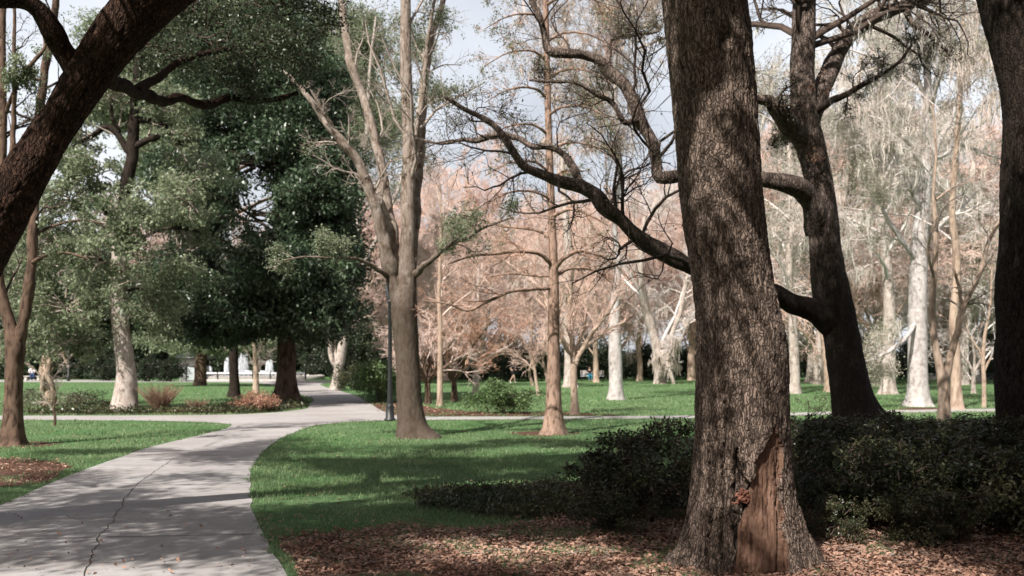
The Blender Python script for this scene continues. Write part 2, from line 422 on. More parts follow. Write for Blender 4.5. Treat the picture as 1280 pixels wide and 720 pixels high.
M['whitepaint'] = plain('white_paint', (.74, .75, .77), .6, .06, 3)
M['stone'] = plain('pale_stone', (.50, .46, .43), .85, .15, 3)
M['slate'] = plain('dark_slate', (.05, .055, .06), .7, .3, 6)
M['wallgrey'] = plain('grey_render', (.36, .36, .35), .85, .1, 3)
M['doorgrey'] = plain('grey_door', (.42, .46, .46), .7, .06, 3)
M['skin'] = plain('skin', (.52, .34, .26), .6, .05, 8)
M['hair'] = plain('dark_hair', (.03, .022, .018), .7, .2, 30)
M['navy'] = plain('navy_cloth', (.025, .05, .13), .9, .15, 20)
M['teal'] = plain('teal_cloth', (.03, .17, .24), .9, .15, 20)
M['blackcloth'] = plain('black_cloth', (.015, .015, .017), .9, .15, 20)
M['whitecloth'] = plain('white_cloth', (.72, .73, .76), .9, .06, 20)
M['khaki'] = plain('khaki_cloth', (.50, .42, .34), .9, .08, 20)
def water_mat():
    m = NT('water_spray'); n = m.noise(m.coord((1, 1, .3)), 4, 5, .7)
    d = m.n('BsdfDiffuse'); d.inputs[0].default_value = (.85, .88, .92, 1)
    t = m.n('BsdfTransparent'); x = m.n('MixShader')
    m.l(m.ramp(n, [(.3, (.1, .1, .1)), (.6, (.9, .9, .9))]), x.inputs[0]); m.l(t.outputs[0], x.inputs[1]); m.l(d.outputs[0], x.inputs[2])
    m.l(x.outputs[0], m.out.inputs[0]); return m.m
M['spray'] = water_mat()

# ------------------------------------------------------------------ ground, path, mulch
def inpoly(p, poly):
    x, y = p[:, 0], p[:, 1]; r = np.zeros(len(p), bool); q = np.asarray(poly); a = q[-1]
    for b in q:
        c = ((b[1] > y) != (a[1] > y)) & (x < (a[0] - b[0]) * (y - b[1]) / (a[1] - b[1] + 1e-12) + b[0]); r ^= c; a = b
    return r
def round_poly(poly, n=6, jit=0.):
    q = np.asarray(poly, float); out = []
    m = len(q)
    for i in range(m):
        p0, p1, p2, p3 = q[i - 1], q[i], q[(i + 1) % m], q[(i + 2) % m]
        big = np.linalg.norm(p2 - p1) > 20
        for t in np.linspace(0, 1, n, endpoint=False):
            k = p1 + (p2 - p1) * t if big else .5 * (2 * p1 + (p2 - p0) * t * .8 + (-.8 * p0 * -2 + 0) * 0 + (2 * p0 - 5 * p1 + 4 * p2 - p3) * t * t * 0 + 0)
            if not big:
                m1, m2 = (p2 - p0) * .35, (p3 - p1) * .35
                lim = np.linalg.norm(p2 - p1)
                for mm in (m1, m2):
                    l = np.linalg.norm(mm)
                    if l > lim: mm *= lim / l
                h00 = 2 * t ** 3 - 3 * t ** 2 + 1; h10 = t ** 3 - 2 * t ** 2 + t; h01 = -2 * t ** 3 + 3 * t ** 2; h11 = t ** 3 - t ** 2
                k = h00 * p1 + h10 * m1 + h01 * p2 + h11 * m2
            out.append(k)
    out = np.array(out)
    if jit:
        z = np.concatenate([out, np.zeros((len(out), 1))], 1)
        out = out + jit * (np.stack([fbm(z * 1.7, 3, 1), fbm(z * 1.7, 3, 2)], 1) - .5) * 2
    return out
def sheet(name, poly, z, mat, thick=0.):
    me = bpy.data.meshes.new(name); n = len(poly)
    me.from_pydata([(p[0], p[1], z) for p in poly], [], [list(range(n))])
    if me.polygons[0].normal.z < 0: me.flip_normals()
    me.materials.append(mat); o = bpy.data.objects.new(name, me); COL.objects.link(o); return o
def structure(o): o['kind'] = 'structure'; return o
gm = MB(); gm.add([(-700, -60, 0), (700, -60, 0), (700, 900, 0), (-700, 900, 0)], [(0, 1, 2, 3)])
structure(gm.build('ground', M['ground']))
PATH = [(1.3, -9), (.5, 0), (-.6, 4), (-1.69, 7.2), (-2.1, 8.28), (-2.64, 9.9), (-3.24, 11.85), (-3.75, 13.8), (-4.2, 15.7), (-4.77, 19.4), (-5.02, 23.0), (-4.96, 24.3), (-4.63, 25.3),
        (-4.2, 25.9), (-3.4, 26.4), (-1.8, 26.7), (5, 27.4), (11.5, 30), (17.3, 31.5), (60, 36), (60, 38.2), (17.6, 33.2), (11.8, 31.7), (5.3, 28.8), (-1.9, 28.2), (-3.5, 28.9), (-4.6, 33), (-5.9, 39), (-8, 48),
        (-11.5, 60), (-14, 70), (-14.5, 77.5), (-13, 83), (-60, 83), (-60, 79), (-23, 77), (-17, 68), (-11.9, 52), (-8.7, 42), (-7.7, 36.5), (-7.1, 33.2), (-7.5, 30.6), (-8.5, 29.4), (-10.5, 28.9), (-15.3, 28.7), (-60, 30),
        (-60, 27.5), (-15, 26.6), (-10.5, 26.3), (-8.2, 25.6), (-7.1, 24.4), (-6.85, 22), (-6.79, 17.9), (-6.3, 14), (-5.7, 10.67), (-5.0, 8), (-4.1, 4), (-3.2, 0), (-2.4, -9)]
path_poly = round_poly(PATH, 5, .05)
structure(sheet('path', path_poly, .008, M['concrete']))
MULCH = [(-2.15, 8.65), (-1.7, 8.9), (-1.1, 9.35), (-.3, 9.2), (.35, 9.7), (.8, 11), (1.8, 12.5), (3.2, 15), (6, 17), (11, 17), (15, 14), (15, -5), (.9, -5), (.4, 1), (-.55, 4), (-1.6, 7.2)]
mulch_poly = round_poly(MULCH, 8, .18)
structure(sheet('mulch_bed', mulch_poly, .004, M['mulch']))
BED2 = [(-4.0, 29.1), (-1.9, 28.6), (1.5, 28.8), (3.6, 29.2), (1.5, 30.6), (-1.5, 31.5), (-3.2, 35), (-4.9, 39), (-5.5, 38)]      # bare soil beyond the cross path
bed2_poly = round_poly(BED2, 6, .2)
structure(sheet('soil_bed', bed2_poly, .004, M['mulch']))
BED3 = [(-7.9, 36.5), (-7.4, 33.4), (-7.8, 31), (-8.7, 29.9), (-14.5, 29.3), (-15, 30.6), (-11, 31.2), (-10, 34), (-10.4, 38), (-9, 40)]
bed3_poly = round_poly(BED3, 6, .1)
structure(sheet('planting_bed', bed3_poly, .004, M['mulch']))
BED4 = [(-9.5, 15.8), (-7.4, 15.5), (-6.62, 14.3), (-6.3, 13.2), (-6.45, 12.3), (-8, 11.9), (-10, 12.4)]
bed4_poly = round_poly(BED4, 6, .2)
structure(sheet('leaf_bed', bed4_poly, .004, M['mulch']))
def disc(c, r, n=24, j=.15): 
    a = np.arange(n) / n * 2 * np.pi
    return np.stack([c[0] + r * np.cos(a) * (1 + j * rng.normal(size=n)), c[1] + r * np.sin(a) * (1 + j * rng.normal(size=n))], 1)
ring1 = disc(G(680, 542), .75); structure(sheet('soil_ring', ring1, .005, M['mulch']))
ring2 = disc(G(22, 556), .7); structure(sheet('soil_ring', ring2, .005, M['mulch']))
ring3 = disc(G(1165, 512) , 1.3); structure(sheet('soil_ring', ring3, .005, M['mulch']))
BEDS = [mulch_poly, bed2_poly, bed3_poly, bed4_poly, ring1, ring2, ring3]

# crack that wanders up the path, and the sawn joints across it
ck = spline(np.array([[*G(104, 722), 0], [*G(112, 700), 0], [*G(128, 668), 0], [*G(146, 645), 0], [*G(158, 622), 0], [*G(174, 604), 0], [*G(188, 594), 0], [*G(208, 580), 0], [*G(216, 573), 0]]), 140)[:, :2]
ck = np.vstack([ck[0] + (ck[0] - ck[6]) * np.linspace(12, 1, 12)[:, None], ck])
z = np.concatenate([ck * 5, np.zeros((len(ck), 1))], 1)
ck = ck + (np.stack([fbm(z, 4, 3), fbm(z, 4, 4)], 1) - .5) * .09
wd = .0018 + .0042 * fbm(z * 1.3 + 5, 3, 8); wd[-12:] *= np.linspace(1, .2, 12)
nn = np.gradient(ck, axis=0); nn = np.stack([nn[:, 1], -nn[:, 0]], 1); nn /= np.linalg.norm(nn, axis=1)[:, None]
v = np.concatenate([np.c_[ck - nn * wd[:, None], np.full(len(ck), .0122)], np.c_[ck + nn * wd[:, None], np.full(len(ck), .0122)]])
n_ = len(ck); i_ = np.arange(n_ - 1)
structure(MB().add(v, np.stack([i_, i_ + n_, i_ + n_ + 1, i_ + 1], 1)).build('path_crack', M['crack']))
jb = MB()
for a, b in (((-3.55, 12.6), (-6.25, 12.2)), ((-4.4, 16.3), (-6.75, 16.6)), ((-4.9, 20.6), (-6.85, 20.8)), ((-2.3, 8.9), (-5.3, 8.55))):
    t = np.linspace(0, 1, 60)[:, None]; c = np.array(a) * (1 - t) + np.array(b) * t
    zz = np.concatenate([c * 6, np.zeros((60, 1))], 1); c[:, 1] += (fbm(zz, 3, 5) - .5) * .04
    w_ = .004 + .006 * fbm(zz * 2, 2, 6)
    k = np.concatenate([np.c_[c[:, 0], c[:, 1] - w_, np.full(60, .0120)], np.c_[c[:, 0], c[:, 1] + w_, np.full(60, .0120)]])
    i_ = np.arange(59); jb.add(k, np.stack([i_, i_ + 1, i_ + 61, i_ + 60], 1))
structure(jb.build('path_joint_lines', M['crack']))

# ------------------------------------------------------------------ grass (one stuff object)
def pick_ground(n, y0, y1, x0=-60, x1=1340):
    px = rng.uniform(x0, x1, n); py = rng.uniform(y0, y1, n); Y = F * EYE / (py - YH)
    return np.stack([(px - 640) / F * Y, Y], 1)
gp = np.concatenate([pick_ground(330000, 500, 735), pick_ground(90000, 478, 520)])
gz = np.concatenate([gp, np.zeros((len(gp), 1))], 1)
bad = inpoly(gp + (np.stack([fbm(gz * 5, 2, 17), fbm(gz * 5, 2, 18)], 1) - .5) * .22, path_poly)
edge = fbm(gz * 2.6, 3, 12)
for b in BEDS: bad |= inpoly(gp, b) & (edge < .62)
thin = fbm(gz * .9, 3, 14)
gp = gp[~bad & (rng.random(len(gp)) < np.clip((thin - .27) * 4.5, .10, 1))]
def blades(mb, p, h, w):
    n = len(p); a = rng.uniform(0, 2 * np.pi, n); s = np.stack([np.cos(a), np.sin(a), np.zeros(n)], 1)
    lean = rng.normal(size=(n, 3)) * .45; lean[:, 2] = 0
    b = np.c_[p, np.zeros(n)]; w = w[:, None]; h = h[:, None]
    mid = b + np.array([0, 0, 1]) * h * .6 + lean * h * .35
    tip = b + np.array([0, 0, 1]) * h * .95 + lean * h
    v = np.stack([b - s * w, b + s * w, mid + s * w * .75, mid - s * w * .75, tip], 1).reshape(-1, 3)
    o = (np.arange(n) * 5)[:, None]
    mb.add(v, o + np.array([[0, 1, 2, 3]])); mb.add(np.zeros((1, 3)), np.zeros((0, 3), int))
    mb.f.append((o + np.array([[3, 2, 4]]) + mb.n - n * 5, 0))
gb = MB(); d = gp[:, 1]
pass
hv = fbm(np.c_[gp * 1.4, np.zeros(len(gp))], 3, 21)
blades(gb, gp, (.022 + .05 * hv) * rng.uniform(.5, 1.3, len(gp)) * np.clip(.8 + d / 60, 1, 1.6), .0026 * np.clip(d / 8, 1, 6) * rng.uniform(.6, 1.3, len(gp)))
tag(gb.build('grass', M['grass']), 'short mown green lawn grass beside the path', 'grass', kind='stuff')

# ------------------------------------------------------------------ fallen leaves (one stuff object)
lp = pick_ground(44000, 640, 745, -60, 1340)
lp = lp[inpoly(lp, mulch_poly) | (rng.random(len(lp)) < .015)]
ex = pick_ground(2600, 530, 690)
ex = ex[(fbm(np.c_[ex * .8, np.zeros(len(ex))], 3, 31) > .6) | (rng.random(len(ex)) < .05)]; ex = ex[~inpoly(ex, path_poly) | (rng.random(len(ex)) < .03)]
e4 = np.stack([rng.uniform(-10, -6.2, 3000), rng.uniform(11.8, 16, 3000)], 1); e4 = e4[inpoly(e4, bed4_poly)]
e5 = np.stack([rng.uniform(-2.6, 4.5, 9000), rng.uniform(6.4, 10.6, 9000)], 1); e5 = e5[inpoly(e5, mulch_poly) | ((fbm(np.c_[e5 * 1.7, np.zeros(len(e5))], 3, 33) > .60) & (e5[:, 1] < 9.9) & ~inpoly(e5, path_poly))]
e6 = np.stack([rng.uniform(-6, 3, 1100), rng.uniform(28.5, 40, 1100)], 1); e6 = e6[inpoly(e6, bed2_poly)]
lit = np.concatenate([lp, ex, e4, e5, e6])
lb = MB()
sc_ = np.clip(lit[:, 1] / 12, 1, 2.2)
n = len(lit); zz = .016 + .03 * rng.random(n)
dd = rng.normal(size=(n, 3)) * np.array([1, 1, .28]); dd = nrm(dd); nz_ = rng.normal(size=(n, 3)) * .45 + np.array([0, 0, 1])
ss = nrm(np.cross(dd, nz_)); uu = np.cross(ss, dd)
ll = (rng.uniform(.016, .052, n) * sc_)[:, None]; ww = ll * rng.uniform(.3, .62, n)[:, None]
cc = np.c_[lit, zz]
vv = np.stack([cc - dd * ll * .5, cc - dd * ll * .1 + ss * ww * .5 + uu * ww * .25, cc + dd * ll * .25 + ss * ww * .4 + uu * ww * .3, cc + dd * ll * .5 + uu * ll * .1, cc + dd * ll * .25 - ss * ww * .4 + uu * ww * .3, cc - dd * ll * .1 - ss * ww * .5 + uu * ww * .25], 1).reshape(-1, 3)
lb.add(vv, (np.arange(n) * 6)[:, None] + np.array([[0, 1, 2, 3, 4, 5]]))
ns = 1500; sp = np.stack([rng.uniform(-2.2, 8, ns), rng.uniform(6.4, 9.6, ns)], 1); sp = sp[inpoly(sp, mulch_poly)]
a = rng.uniform(0, 2 * np.pi, len(sp)); l_ = rng.uniform(.05, .22, len(sp))
dv = np.stack([np.cos(a) * l_, np.sin(a) * l_, rng.normal(size=len(sp)) * .01], 1); b0 = np.c_[sp, np.full(len(sp), .03)]
tubes(lb, np.stack([b0, b0 + dv * .5 + rng.normal(size=dv.shape) * .008, b0 + dv], 1), np.tile([[.003, .0035, .002]], (len(sp), 1)), 4, 1)
tag(lb.build('fallen_leaves', [M['litter'], M['twig_grey']], smooth=False), 'brown fallen leaves and twigs scattered over the mulch', 'leaf litter', kind='stuff')

# ------------------------------------------------------------------ helpers for trees
def out_of_frame(q, m=.75):
    Y = np.maximum(q[:, 1], .05); px = 640 + q[:, 0] / Y * F; py = YH - (q[:, 2] - EYE) / Y * F; k = m / Y * F
    vis = (q[:, 1] > .3) & (px > -k) & (px < 1280 + k) & (py > -k) & (py < 720 + k)
    return ~vis
def proj(q):
    Y = np.maximum(q[..., 1], .05)
    return 640 + q[..., 0] / Y * F, YH - (q[..., 2] - EYE) / Y * F
def D(**k): return k
def grow(limbs, levels, m0=14):
    """returns list of (P,R) batches, limbs first"""
    P, R = pack(limbs, m0); out = []
    for lv in levels:
        P, R = kids(P, R, **lv); out.append((P, R))
    return out
def ends(P, k=1): return P[:, -k:].reshape(-1, 3)
def along(P, n, t0=.2):
    N, M_, _ = P.shape; s = rng.uniform(t0, 1, n) * (M_ - 1) * .999; i = s.astype(int); f = (s - i)[:, None]; a = rng.integers(0, N, n)
    return P[a, i] * (1 - f) + P[a, i + 1] * f
def wood_tree(name, label, cat, base, limbs, tmat, levels, cmat, amp=.006, freq=10, nt=16, dens=18, group=None, leaf=None, mossy=None, sides=4, lump=.07, keep=None, rlow=0, flarea=.25, seed=0):
    """limbs[0] is the trunk; every limb joins the trunk mesh, the branching goes into the crown mesh"""
    t = thing(name, label, cat, base, group)
    tb = MB()
    for i, A in enumerate(limbs):
        L = np.linalg.norm(np.diff(A[:, :3], axis=0), axis=1).sum()
        fl = (lambda th, z: 1 + flarea * np.exp(-np.maximum(z, 0) / .28) * (1 + .5 * np.cos(th * 4 + seed) + .3 * np.cos(th * 7 + 1))) if i == 0 else None
        hero(tb, A, max(8, int(L * dens)), nt if i == 0 else max(8, int(nt * .6)), amp=amp, freq=freq, flare=fl, lump=lump, seed=seed + i, lump_f=1.)
    tb.build('trunk', tmat, t)
    cb = MB(); bs = grow(limbs if rlow == 0 else limbs[rlow:], levels)
    for li, (P, R) in enumerate(bs):
        if keep is not None:
            k = keep(P.mean(1)); P, R = P[k], R[k]; bs[li] = (P, R)
        tubes(cb, P, R, sides if li == 0 else 3, 0)
    mats = [cmat]
    if leaf:
        Pq = bs[leaf.get('lv', -1)][0]
        if 'keepl' in leaf: Pq = Pq[leaf['keepl'](Pq.mean(1))]
        if len(Pq):
            c = along(Pq, leaf['n'], .1) + rng.normal(size=(leaf['n'], 3)) * leaf.get('sp', .05)
            leaves(cb, c, leaf['L'], leaf['W'], 1, leaf.get('up', .4), leaf.get('droop', .3))
        mats.append(leaf['mat'])
    cb.build('crown', mats, t)
    if mossy:
        mb = MB()
        for lv, n in mossy['on']:
            moss(mb, along(bs[lv][0], n, .15), mossy.get('per', 12), mossy.get('len', (.5, 1.6)), mossy.get('w', .03), mossy.get('spread', .14))
        mb.build('hanging_moss', mossy['mat'], t)
    return t
def compact(pos, quads, att):
    u, inv = np.unique(quads.ravel(), return_inverse=True)
    return pos.reshape(-1, 3)[u], inv.reshape(quads.shape), np.asarray(att).ravel()[u]

SUNDIR = np.array([-.53, -.848]); TANEL = math.tan(math.radians(47))
GAPS = [((-.9, 12.9), 2.3, .30), ((-1.9, 11.1), 1.2, .22), ((-2.5, 16.4), 1.7, .28), ((.4, 17.4), 2.2, .5), ((.3, 22), 3.5, 1.6), ((.1, 8.1), .8, .35), ((2.4, 7.55), .35, .3), ((3.25, 9.35), .35, .55), ((2.85, 8.5), .35, .35), ((3.5, 9.9), .45, .6), ((2.55, 8.2), .35, .3), ((-3.3, 11.3), .6, .45), ((-5.2, 14.6), 1.3, .35), ((-4.6, 12.4), 1.1, .25), ((-8.5, 19), 3, 1.2), ((-9, 23), 3, 1.2)]
def shade(q, m=.34):  # unseen crown leaves cut away so sun patches reach lawn, path and trunks
    g = q[:, :2] - SUNDIR * (q[:, 2:3] / TANEL); k = np.ones(len(q), bool)
    for c, rx, ry in GAPS: k &= (((g - np.array(c)) / np.array([rx + m, ry + m])) ** 2).sum(1) > 1
    return k & out_of_frame(q, .9)
# ================================================================== 1. the scarred oak
YB = 7.6
bt = thing('oak_tree', 'massive rough barked oak with a torn wooden scar at its base, by the mulch', 'tree', (*G(930, 705.6), 0))
def rows(Y, rr): return TR([((l + r) / 2, py, Y, r - l) for py, l, r in rr])
A = rows(YB, [(740, 850, 1010), (706, 852, 1008), (690, 855, 1006), (672, 858, 1002), (650, 861, 998), (625, 864, 993), (600, 866, 989), (560, 869, 986), (500, 870, 984), (435, 871, 982), (350, 867, 964), (250, 852, 952), (120, 841, 944), (0, 829, 931), (-120, 819, 917)])
WOOD = [(971, 532), (977, 560), (977, 600), (979, 640), (984, 690), (988, 730), (914, 730), (919, 690), (922, 660), (926, 640), (932, 625), (938, 605), (946, 590), (944, 575), (950, 560), (961, 545)]
CAV = [(917, 566), (920, 562), (922, 584), (928, 600), (937, 606), (939, 622), (928, 640), (922, 662), (917, 690), (912, 690), (914, 660), (916, 636), (914, 606)]
def scar(pos, att, Pc, U, V, th):
    px, py = proj(pos); front = pos[..., 1] < Pc[:, None, 1] + .12
    q = np.stack([px / 9, py / 14, np.zeros_like(px)], -1)
    jx = px + (fbm(q * .7, 2, 41) - .5) * 11; jy = py + (fbm(q * .6, 2, 42) - .5) * 20
    pts = np.stack([jx.ravel(), jy.ravel()], 1)
    w = inpoly(pts, WOOD).reshape(px.shape) & front; c = inpoly(pts, CAV).reshape(px.shape) & front
    inw = Pc[:, None] - pos; inw[..., 2] = 0; inw = nrm(inw)
    grain = fbm(np.stack([px / 3.2, py / 60, np.zeros_like(px)], -1), 3, 44)
    dep = np.where(w, .020 + .022 * grain, 0) + np.where(c, .045 + .05 * fbm(q * 1.7, 3, 45), 0)
    slit = np.abs(px - (905 - (py - 560) * .03) - 6 * (fbm(q, 2, 46) - .5)) < 1.8
    slit &= (py > 500) & (py < 700) & front
    s2 = (np.abs(px - 886 - 8 * (fbm(q * .7, 2, 48) - .5)) < 1.5) & (py > 540) & front
    s3 = (np.abs(px - 976 - 5 * (fbm(q, 2, 49) - .5)) < 1.7) & (py > 560) & front
    dep = np.where(slit | s2 | s3, dep + .03, dep)
    lip = np.exp(-((px - 950 + (py - 560) * .22) / 9) ** 2) * (py > 532) * (py < 660) * front * ~w * .030
    # the old burl high on the trunk
    bu = np.exp(-(((px - 903) / 24) ** 2 + ((py - 42) / 26) ** 2)) * front
    ho = np.exp(-(((px - 904) / 9) ** 2 + ((py - 46) / 10) ** 2)) * front
    pos = pos + inw * (dep - lip - .085 * bu + .07 * ho)[..., None]
    att = np.where(c, .1, np.where(w, grain, att)); att = np.where(slit | s2, .05, att) * (1 - .7 * ho)
    return pos, att, w & ~c
def big_flare(th, z):
    e = np.exp(-np.maximum(z + .02, 0) / .22)
    lob = .44 * np.exp(-((th - 1.45) / .35) ** 2) + .34 * np.exp(-((th - 4.85) / .4) ** 2) + .18 * np.exp(-((th - 5.7) / .25) ** 2) + .22 * np.exp(-((th - .55) / .2) ** 2) + .3 * np.exp(-((th - 3) / .5) ** 2)
    return 1 + e * lob
tb = MB()
_, pos, wq, att = hero(tb, A, 760, 420, amp=.016, freq=30, stretch=.17, flare=big_flare, lump=.045, seed=2, edit=scar)
A2 = np.vstack([A[-2], A[-1], TR([(790, -420, YB, 90), (770, -700, YB - .3, 80), (760, -1000, YB - .5, 60)])])
hero(tb, A2[1:], 70, 60, amp=.015, freq=15, lump=.05, seed=2)
big_limbs = [A2[2:], np.vstack([A2[2], [.6, 5.6, 7.6, .2], [-1.2, 3.4, 8.6, .14], [-3, 1.6, 9.2, .08]]), np.vstack([A2[2], [3.2, 6.2, 7.4, .22], [5.2, 4.2, 8.6, .16], [7.5, 2.4, 9.4, .09]]),
             np.vstack([A2[3], [.0, 9.2, 9.4, .18], [-2.2, 10.4, 10.2, .1], [-4, 11, 10.5, .06]]), np.vstack([A2[3], [3.8, 9, 9.6, .17], [6.5, 10, 10.6, .1]])]
for i, L in enumerate(big_limbs[1:]): hero(tb, L, 60, 28, amp=.01, freq=12, seed=20 + i)
tb.build('trunk', M['oak'], bt)
wv, wf, wa = compact(pos, wq, att)
MB().add(wv, wf, 0, wa).build('exposed_wood', M['wood'], bt, label='reddish bare wood where the bark has torn away')
# the broken red splinters in the cavity
sb = MB()
for i in range(34):
    px, py = rng.normal(929, 5), rng.normal(622, 4); c = P3(px, py, YB - .40 + rng.uniform(0, .06)); d = nrm(np.array([rng.normal(.9, .5), rng.normal(-.2, .3), rng.normal(.3, .7)])) * rng.uniform(.02, .034)
    tubes(sb, np.array([[c - d, c + rng.normal(size=3) * .004, c + d]]), np.array([[.003, rng.uniform(.008, .016), .003]]), 5)
sb.build('broken_wood', M['redwood'], bt, smooth=False, label='splintered red heartwood in the scar')
cb = MB()
def lf(c): return A2[3][:3] if c[2] > 8 else A2[2][:3]
lob = [((1.6, 4.6, 9.2), (3.6, 3.2, 1.7)), ((-1.6, 2.6, 8.6), (3.0, 2.6, 1.4)), ((4.8, 4.4, 9.0), (3.2, 3.0, 1.6)), ((6.6, 8.4, 10.6), (3.2, 3.4, 1.8)), ((.6, 9.2, 11.4), (3.2, 3.0, 1.7)), ((-3.2, 7.2, 10.6), (2.4, 2.6, 1.4)), ((3.4, .4, 8.4), (3, 2.4, 1.3)), ((8.6, 4.4, 9.2), (2.6, 2.8, 1.5)), ((-4.0, 3.6, 8.8), (2.2, 2.2, 1.2)), ((.4, -1.2, 8.2), (3.2, 2.4, 1.2))]
foliage(cb, lob, 36, 130, .5, .13, .065, lf, keep=shade, gap=.41, gapf=.5, twig_r=.014)
cb.build('crown', [M['twig_dark'], M['leaf_oak']], bt)

# ================================================================== 2. the leaning oak
YL = 9.0
lo_base = (*G(-200, 666), 0)
lt = thing('leaning_oak', 'dark thick trunk leaning across the corner above the path, one crooked bough', 'tree', lo_base)
A = TR([(-215, 690, YL, 128), (-196, 655, YL, 108), (-165, 555, YL, 90), (-112, 455, YL, 82), (-60, 365, YL, 75), (-14, 288, YL, 68), (12, 247, YL, 61), (34, 213, YL, 54), (56, 178, YL, 48), (77, 148, YL, 45), (104, 104, YL, 50), (136, 58, YL, 57), (168, 20, YL, 64), (208, -18, YL, 68), (300, -90, YL, 66), (400, -180, YL, 60), (500, -300, YL - .4, 46)])
tb = MB()
def knot(pos, att, Pc, U, V, th):
    px, py = proj(pos); front = pos[..., 1] < Pc[:, None, 1]
    k = np.exp(-(((px - 60) / 6) ** 2 + ((py - 190) / 7) ** 2)) * front; r = np.exp(-(((px - 60) / 11) ** 2 + ((py - 190) / 11) ** 2)) * front
    d = nrm(pos - Pc[:, None]); return pos + d * (.05 * r - .03 * k)[..., None], np.where(k > .4, 1.15, att), np.zeros(px.shape, bool)
_, pos, _, att = hero(tb, A, 560, 200, amp=.015, freq=26, stretch=.2, lump=.06, seed=31, edit=knot)
bough = TR([(96, 92, YL, 30), (80, 64, YL - .1, 24), (72, 45, YL - .2, 26), (58, 20, YL - .3, 25), (35, 3, YL - .4, 22), (0, 2, YL - .5, 17), (-60, 0, YL - .6, 14), (-140, -40, YL - .6, 9)])
hero(tb, bough, 90, 30, amp=.009, freq=16, seed=33)
back = TR([(112, 90, YL + .2, 34), (138, 100, YL + 1, 20), (170, 114, YL + 2, 15), (204, 126, YL + 3, 13), (230, 122, YL + 3.5, 11), (256, 132, YL + 4, 11), (290, 122, YL + 4.6, 9), (330, 127, YL + 5, 7), (372, 116, YL + 5.4, 5)])
hero(tb, back, 120, 24, amp=.008, freq=14, lump=.12, seed=34)
bk2 = TR([(170, 114, YL + 2, 14), (200, 95, YL + 2.6, 10), (240, 70, YL + 3.2, 8), (290, 62, YL + 4, 5)]); hero(tb, bk2, 40, 12, amp=.004, seed=35)
ov = [np.vstack([A[-3], [-2.2, 6.2, 6.6, .14], [-3.6, 4, 7.4, .08]]), np.vstack([A[-4], [-4.4, 9.8, 6.6, .16], [-6.6, 9.4, 7.8, .1], [-9, 9, 8.4, .06]]), np.vstack([A[-2], [.6, 9.6, 7.8, .12], [1.6, 11, 8.8, .06]])]
for i, L in enumerate(ov): hero(tb, L, 50, 20, amp=.008, seed=36 + i)
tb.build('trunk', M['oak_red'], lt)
cb = MB()
lob = [((-4.6, 6.2, 7.0), (2.6, 2.6, 1.3)), ((-7.6, 8.6, 8.2), (2.8, 2.6, 1.4)), ((-2.4, 4.0, 7.2), (2.6, 2.2, 1.1)), ((-6.6, 3.6, 7.6), (2.8, 2.6, 1.2)), ((-9.4, 5.6, 8), (2.4, 2.6, 1.2)), ((.4, 9.6, 9.2), (2.6, 2.2, 1.3)), ((-5.0, 1.0, 7.4), (2.6, 2.0, 1.0)), ((-5.2, 8.6, 9.6), (3, 2.8, 1.5)), ((-3.6, 10.5, 11.4), (2.8, 2.4, 1.4)), ((-10.4, 10.5, 9), (2.6, 2.6, 1.4))]
foliage(cb, lob, 36, 120, .5, .12, .06, lambda c: np.array(c) * .6 + A[-3][:3] * .4, keep=shade, gap=.41, gapf=.5, twig_r=.012)
# foliage on the bough that crosses behind, seen against the sky
lob = []
for px, py, Y, rx, ry in ((205, 62, 12.2, 60, 42), (262, 46, 12.8, 60, 50), (322, 62, 13.6, 60, 48), (375, 70, 14.4, 40, 44), (290, 108, 13.4, 50, 20), (170, 22, 12, 40, 30), (345, 8, 14, 70, 36), (418, 30, 14.4, 40, 40), (240, 6, 13, 70, 30)):
    c = P3(px, py, Y); lob.append((c, (rx / F * Y, .7, ry / F * Y)))
foliage(cb, lob, 90, 62, .24, .065, .032, None, gap=.36, gapf=1.3, twig_r=.006)
cb.build('crown', [M['twig_dark'], M['leaf_oak']], lt)

# ================================================================== 3. the black trunk at the frame's edge
YD = 11.5
dt = thing('shaded_oak', 'nearly black shaded trunk standing in the shrubs at the edge of the view', 'tree', (*G(1302, 620), 0))
A = rows(YD, [(640, 1246, 1368), (610, 1250, 1362), (560, 1254, 1354), (480, 1256, 1350), (420, 1257, 1348), (370, 1258, 1348), (330, 1262, 1350), (300, 1265, 1352), (250, 1264, 1350), (200, 1261, 1346), (130, 1254, 1340), (60, 1240, 1330), (0, 1225, 1316), (-80, 1208, 1300), (-260, 1180, 1262), (-500, 1160, 1226), (-760, 1150, 1190)])
tb = MB(); hero(tb, A, 380, 180, amp=.014, freq=26, lump=.05, seed=51)
dl = [np.vstack([A[-3], [7.4, 9.8, 9.2, .15], [9.5, 8, 10.2, .08]]), np.vstack([A[-3], [4.6, 10, 9.6, .14], [3.2, 8.4, 10.6, .07]]), np.vstack([A[-4], [7.6, 13, 8.6, .14], [9.5, 14.4, 9.4, .08]])]
for i, L in enumerate(dl): hero(tb, L, 40, 20, amp=.008, seed=55 + i)
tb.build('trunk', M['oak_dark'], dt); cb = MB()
foliage(cb, [((7.4, 9.4, 10), (3.4, 3, 1.6)), ((9.8, 13, 10), (3, 3, 1.6)), ((4.6, 12.4, 11.6), (3, 2.4, 1.4)), ((10.6, 8, 9.6), (2.6, 2.6, 1.4))], 34, 115, .6, .14, .07, lambda c: A[-3][:3], keep=shade, gap=.40, gapf=.42)
cb.build('crown', [M['twig_dark'], M['leaf_oak']], dt)

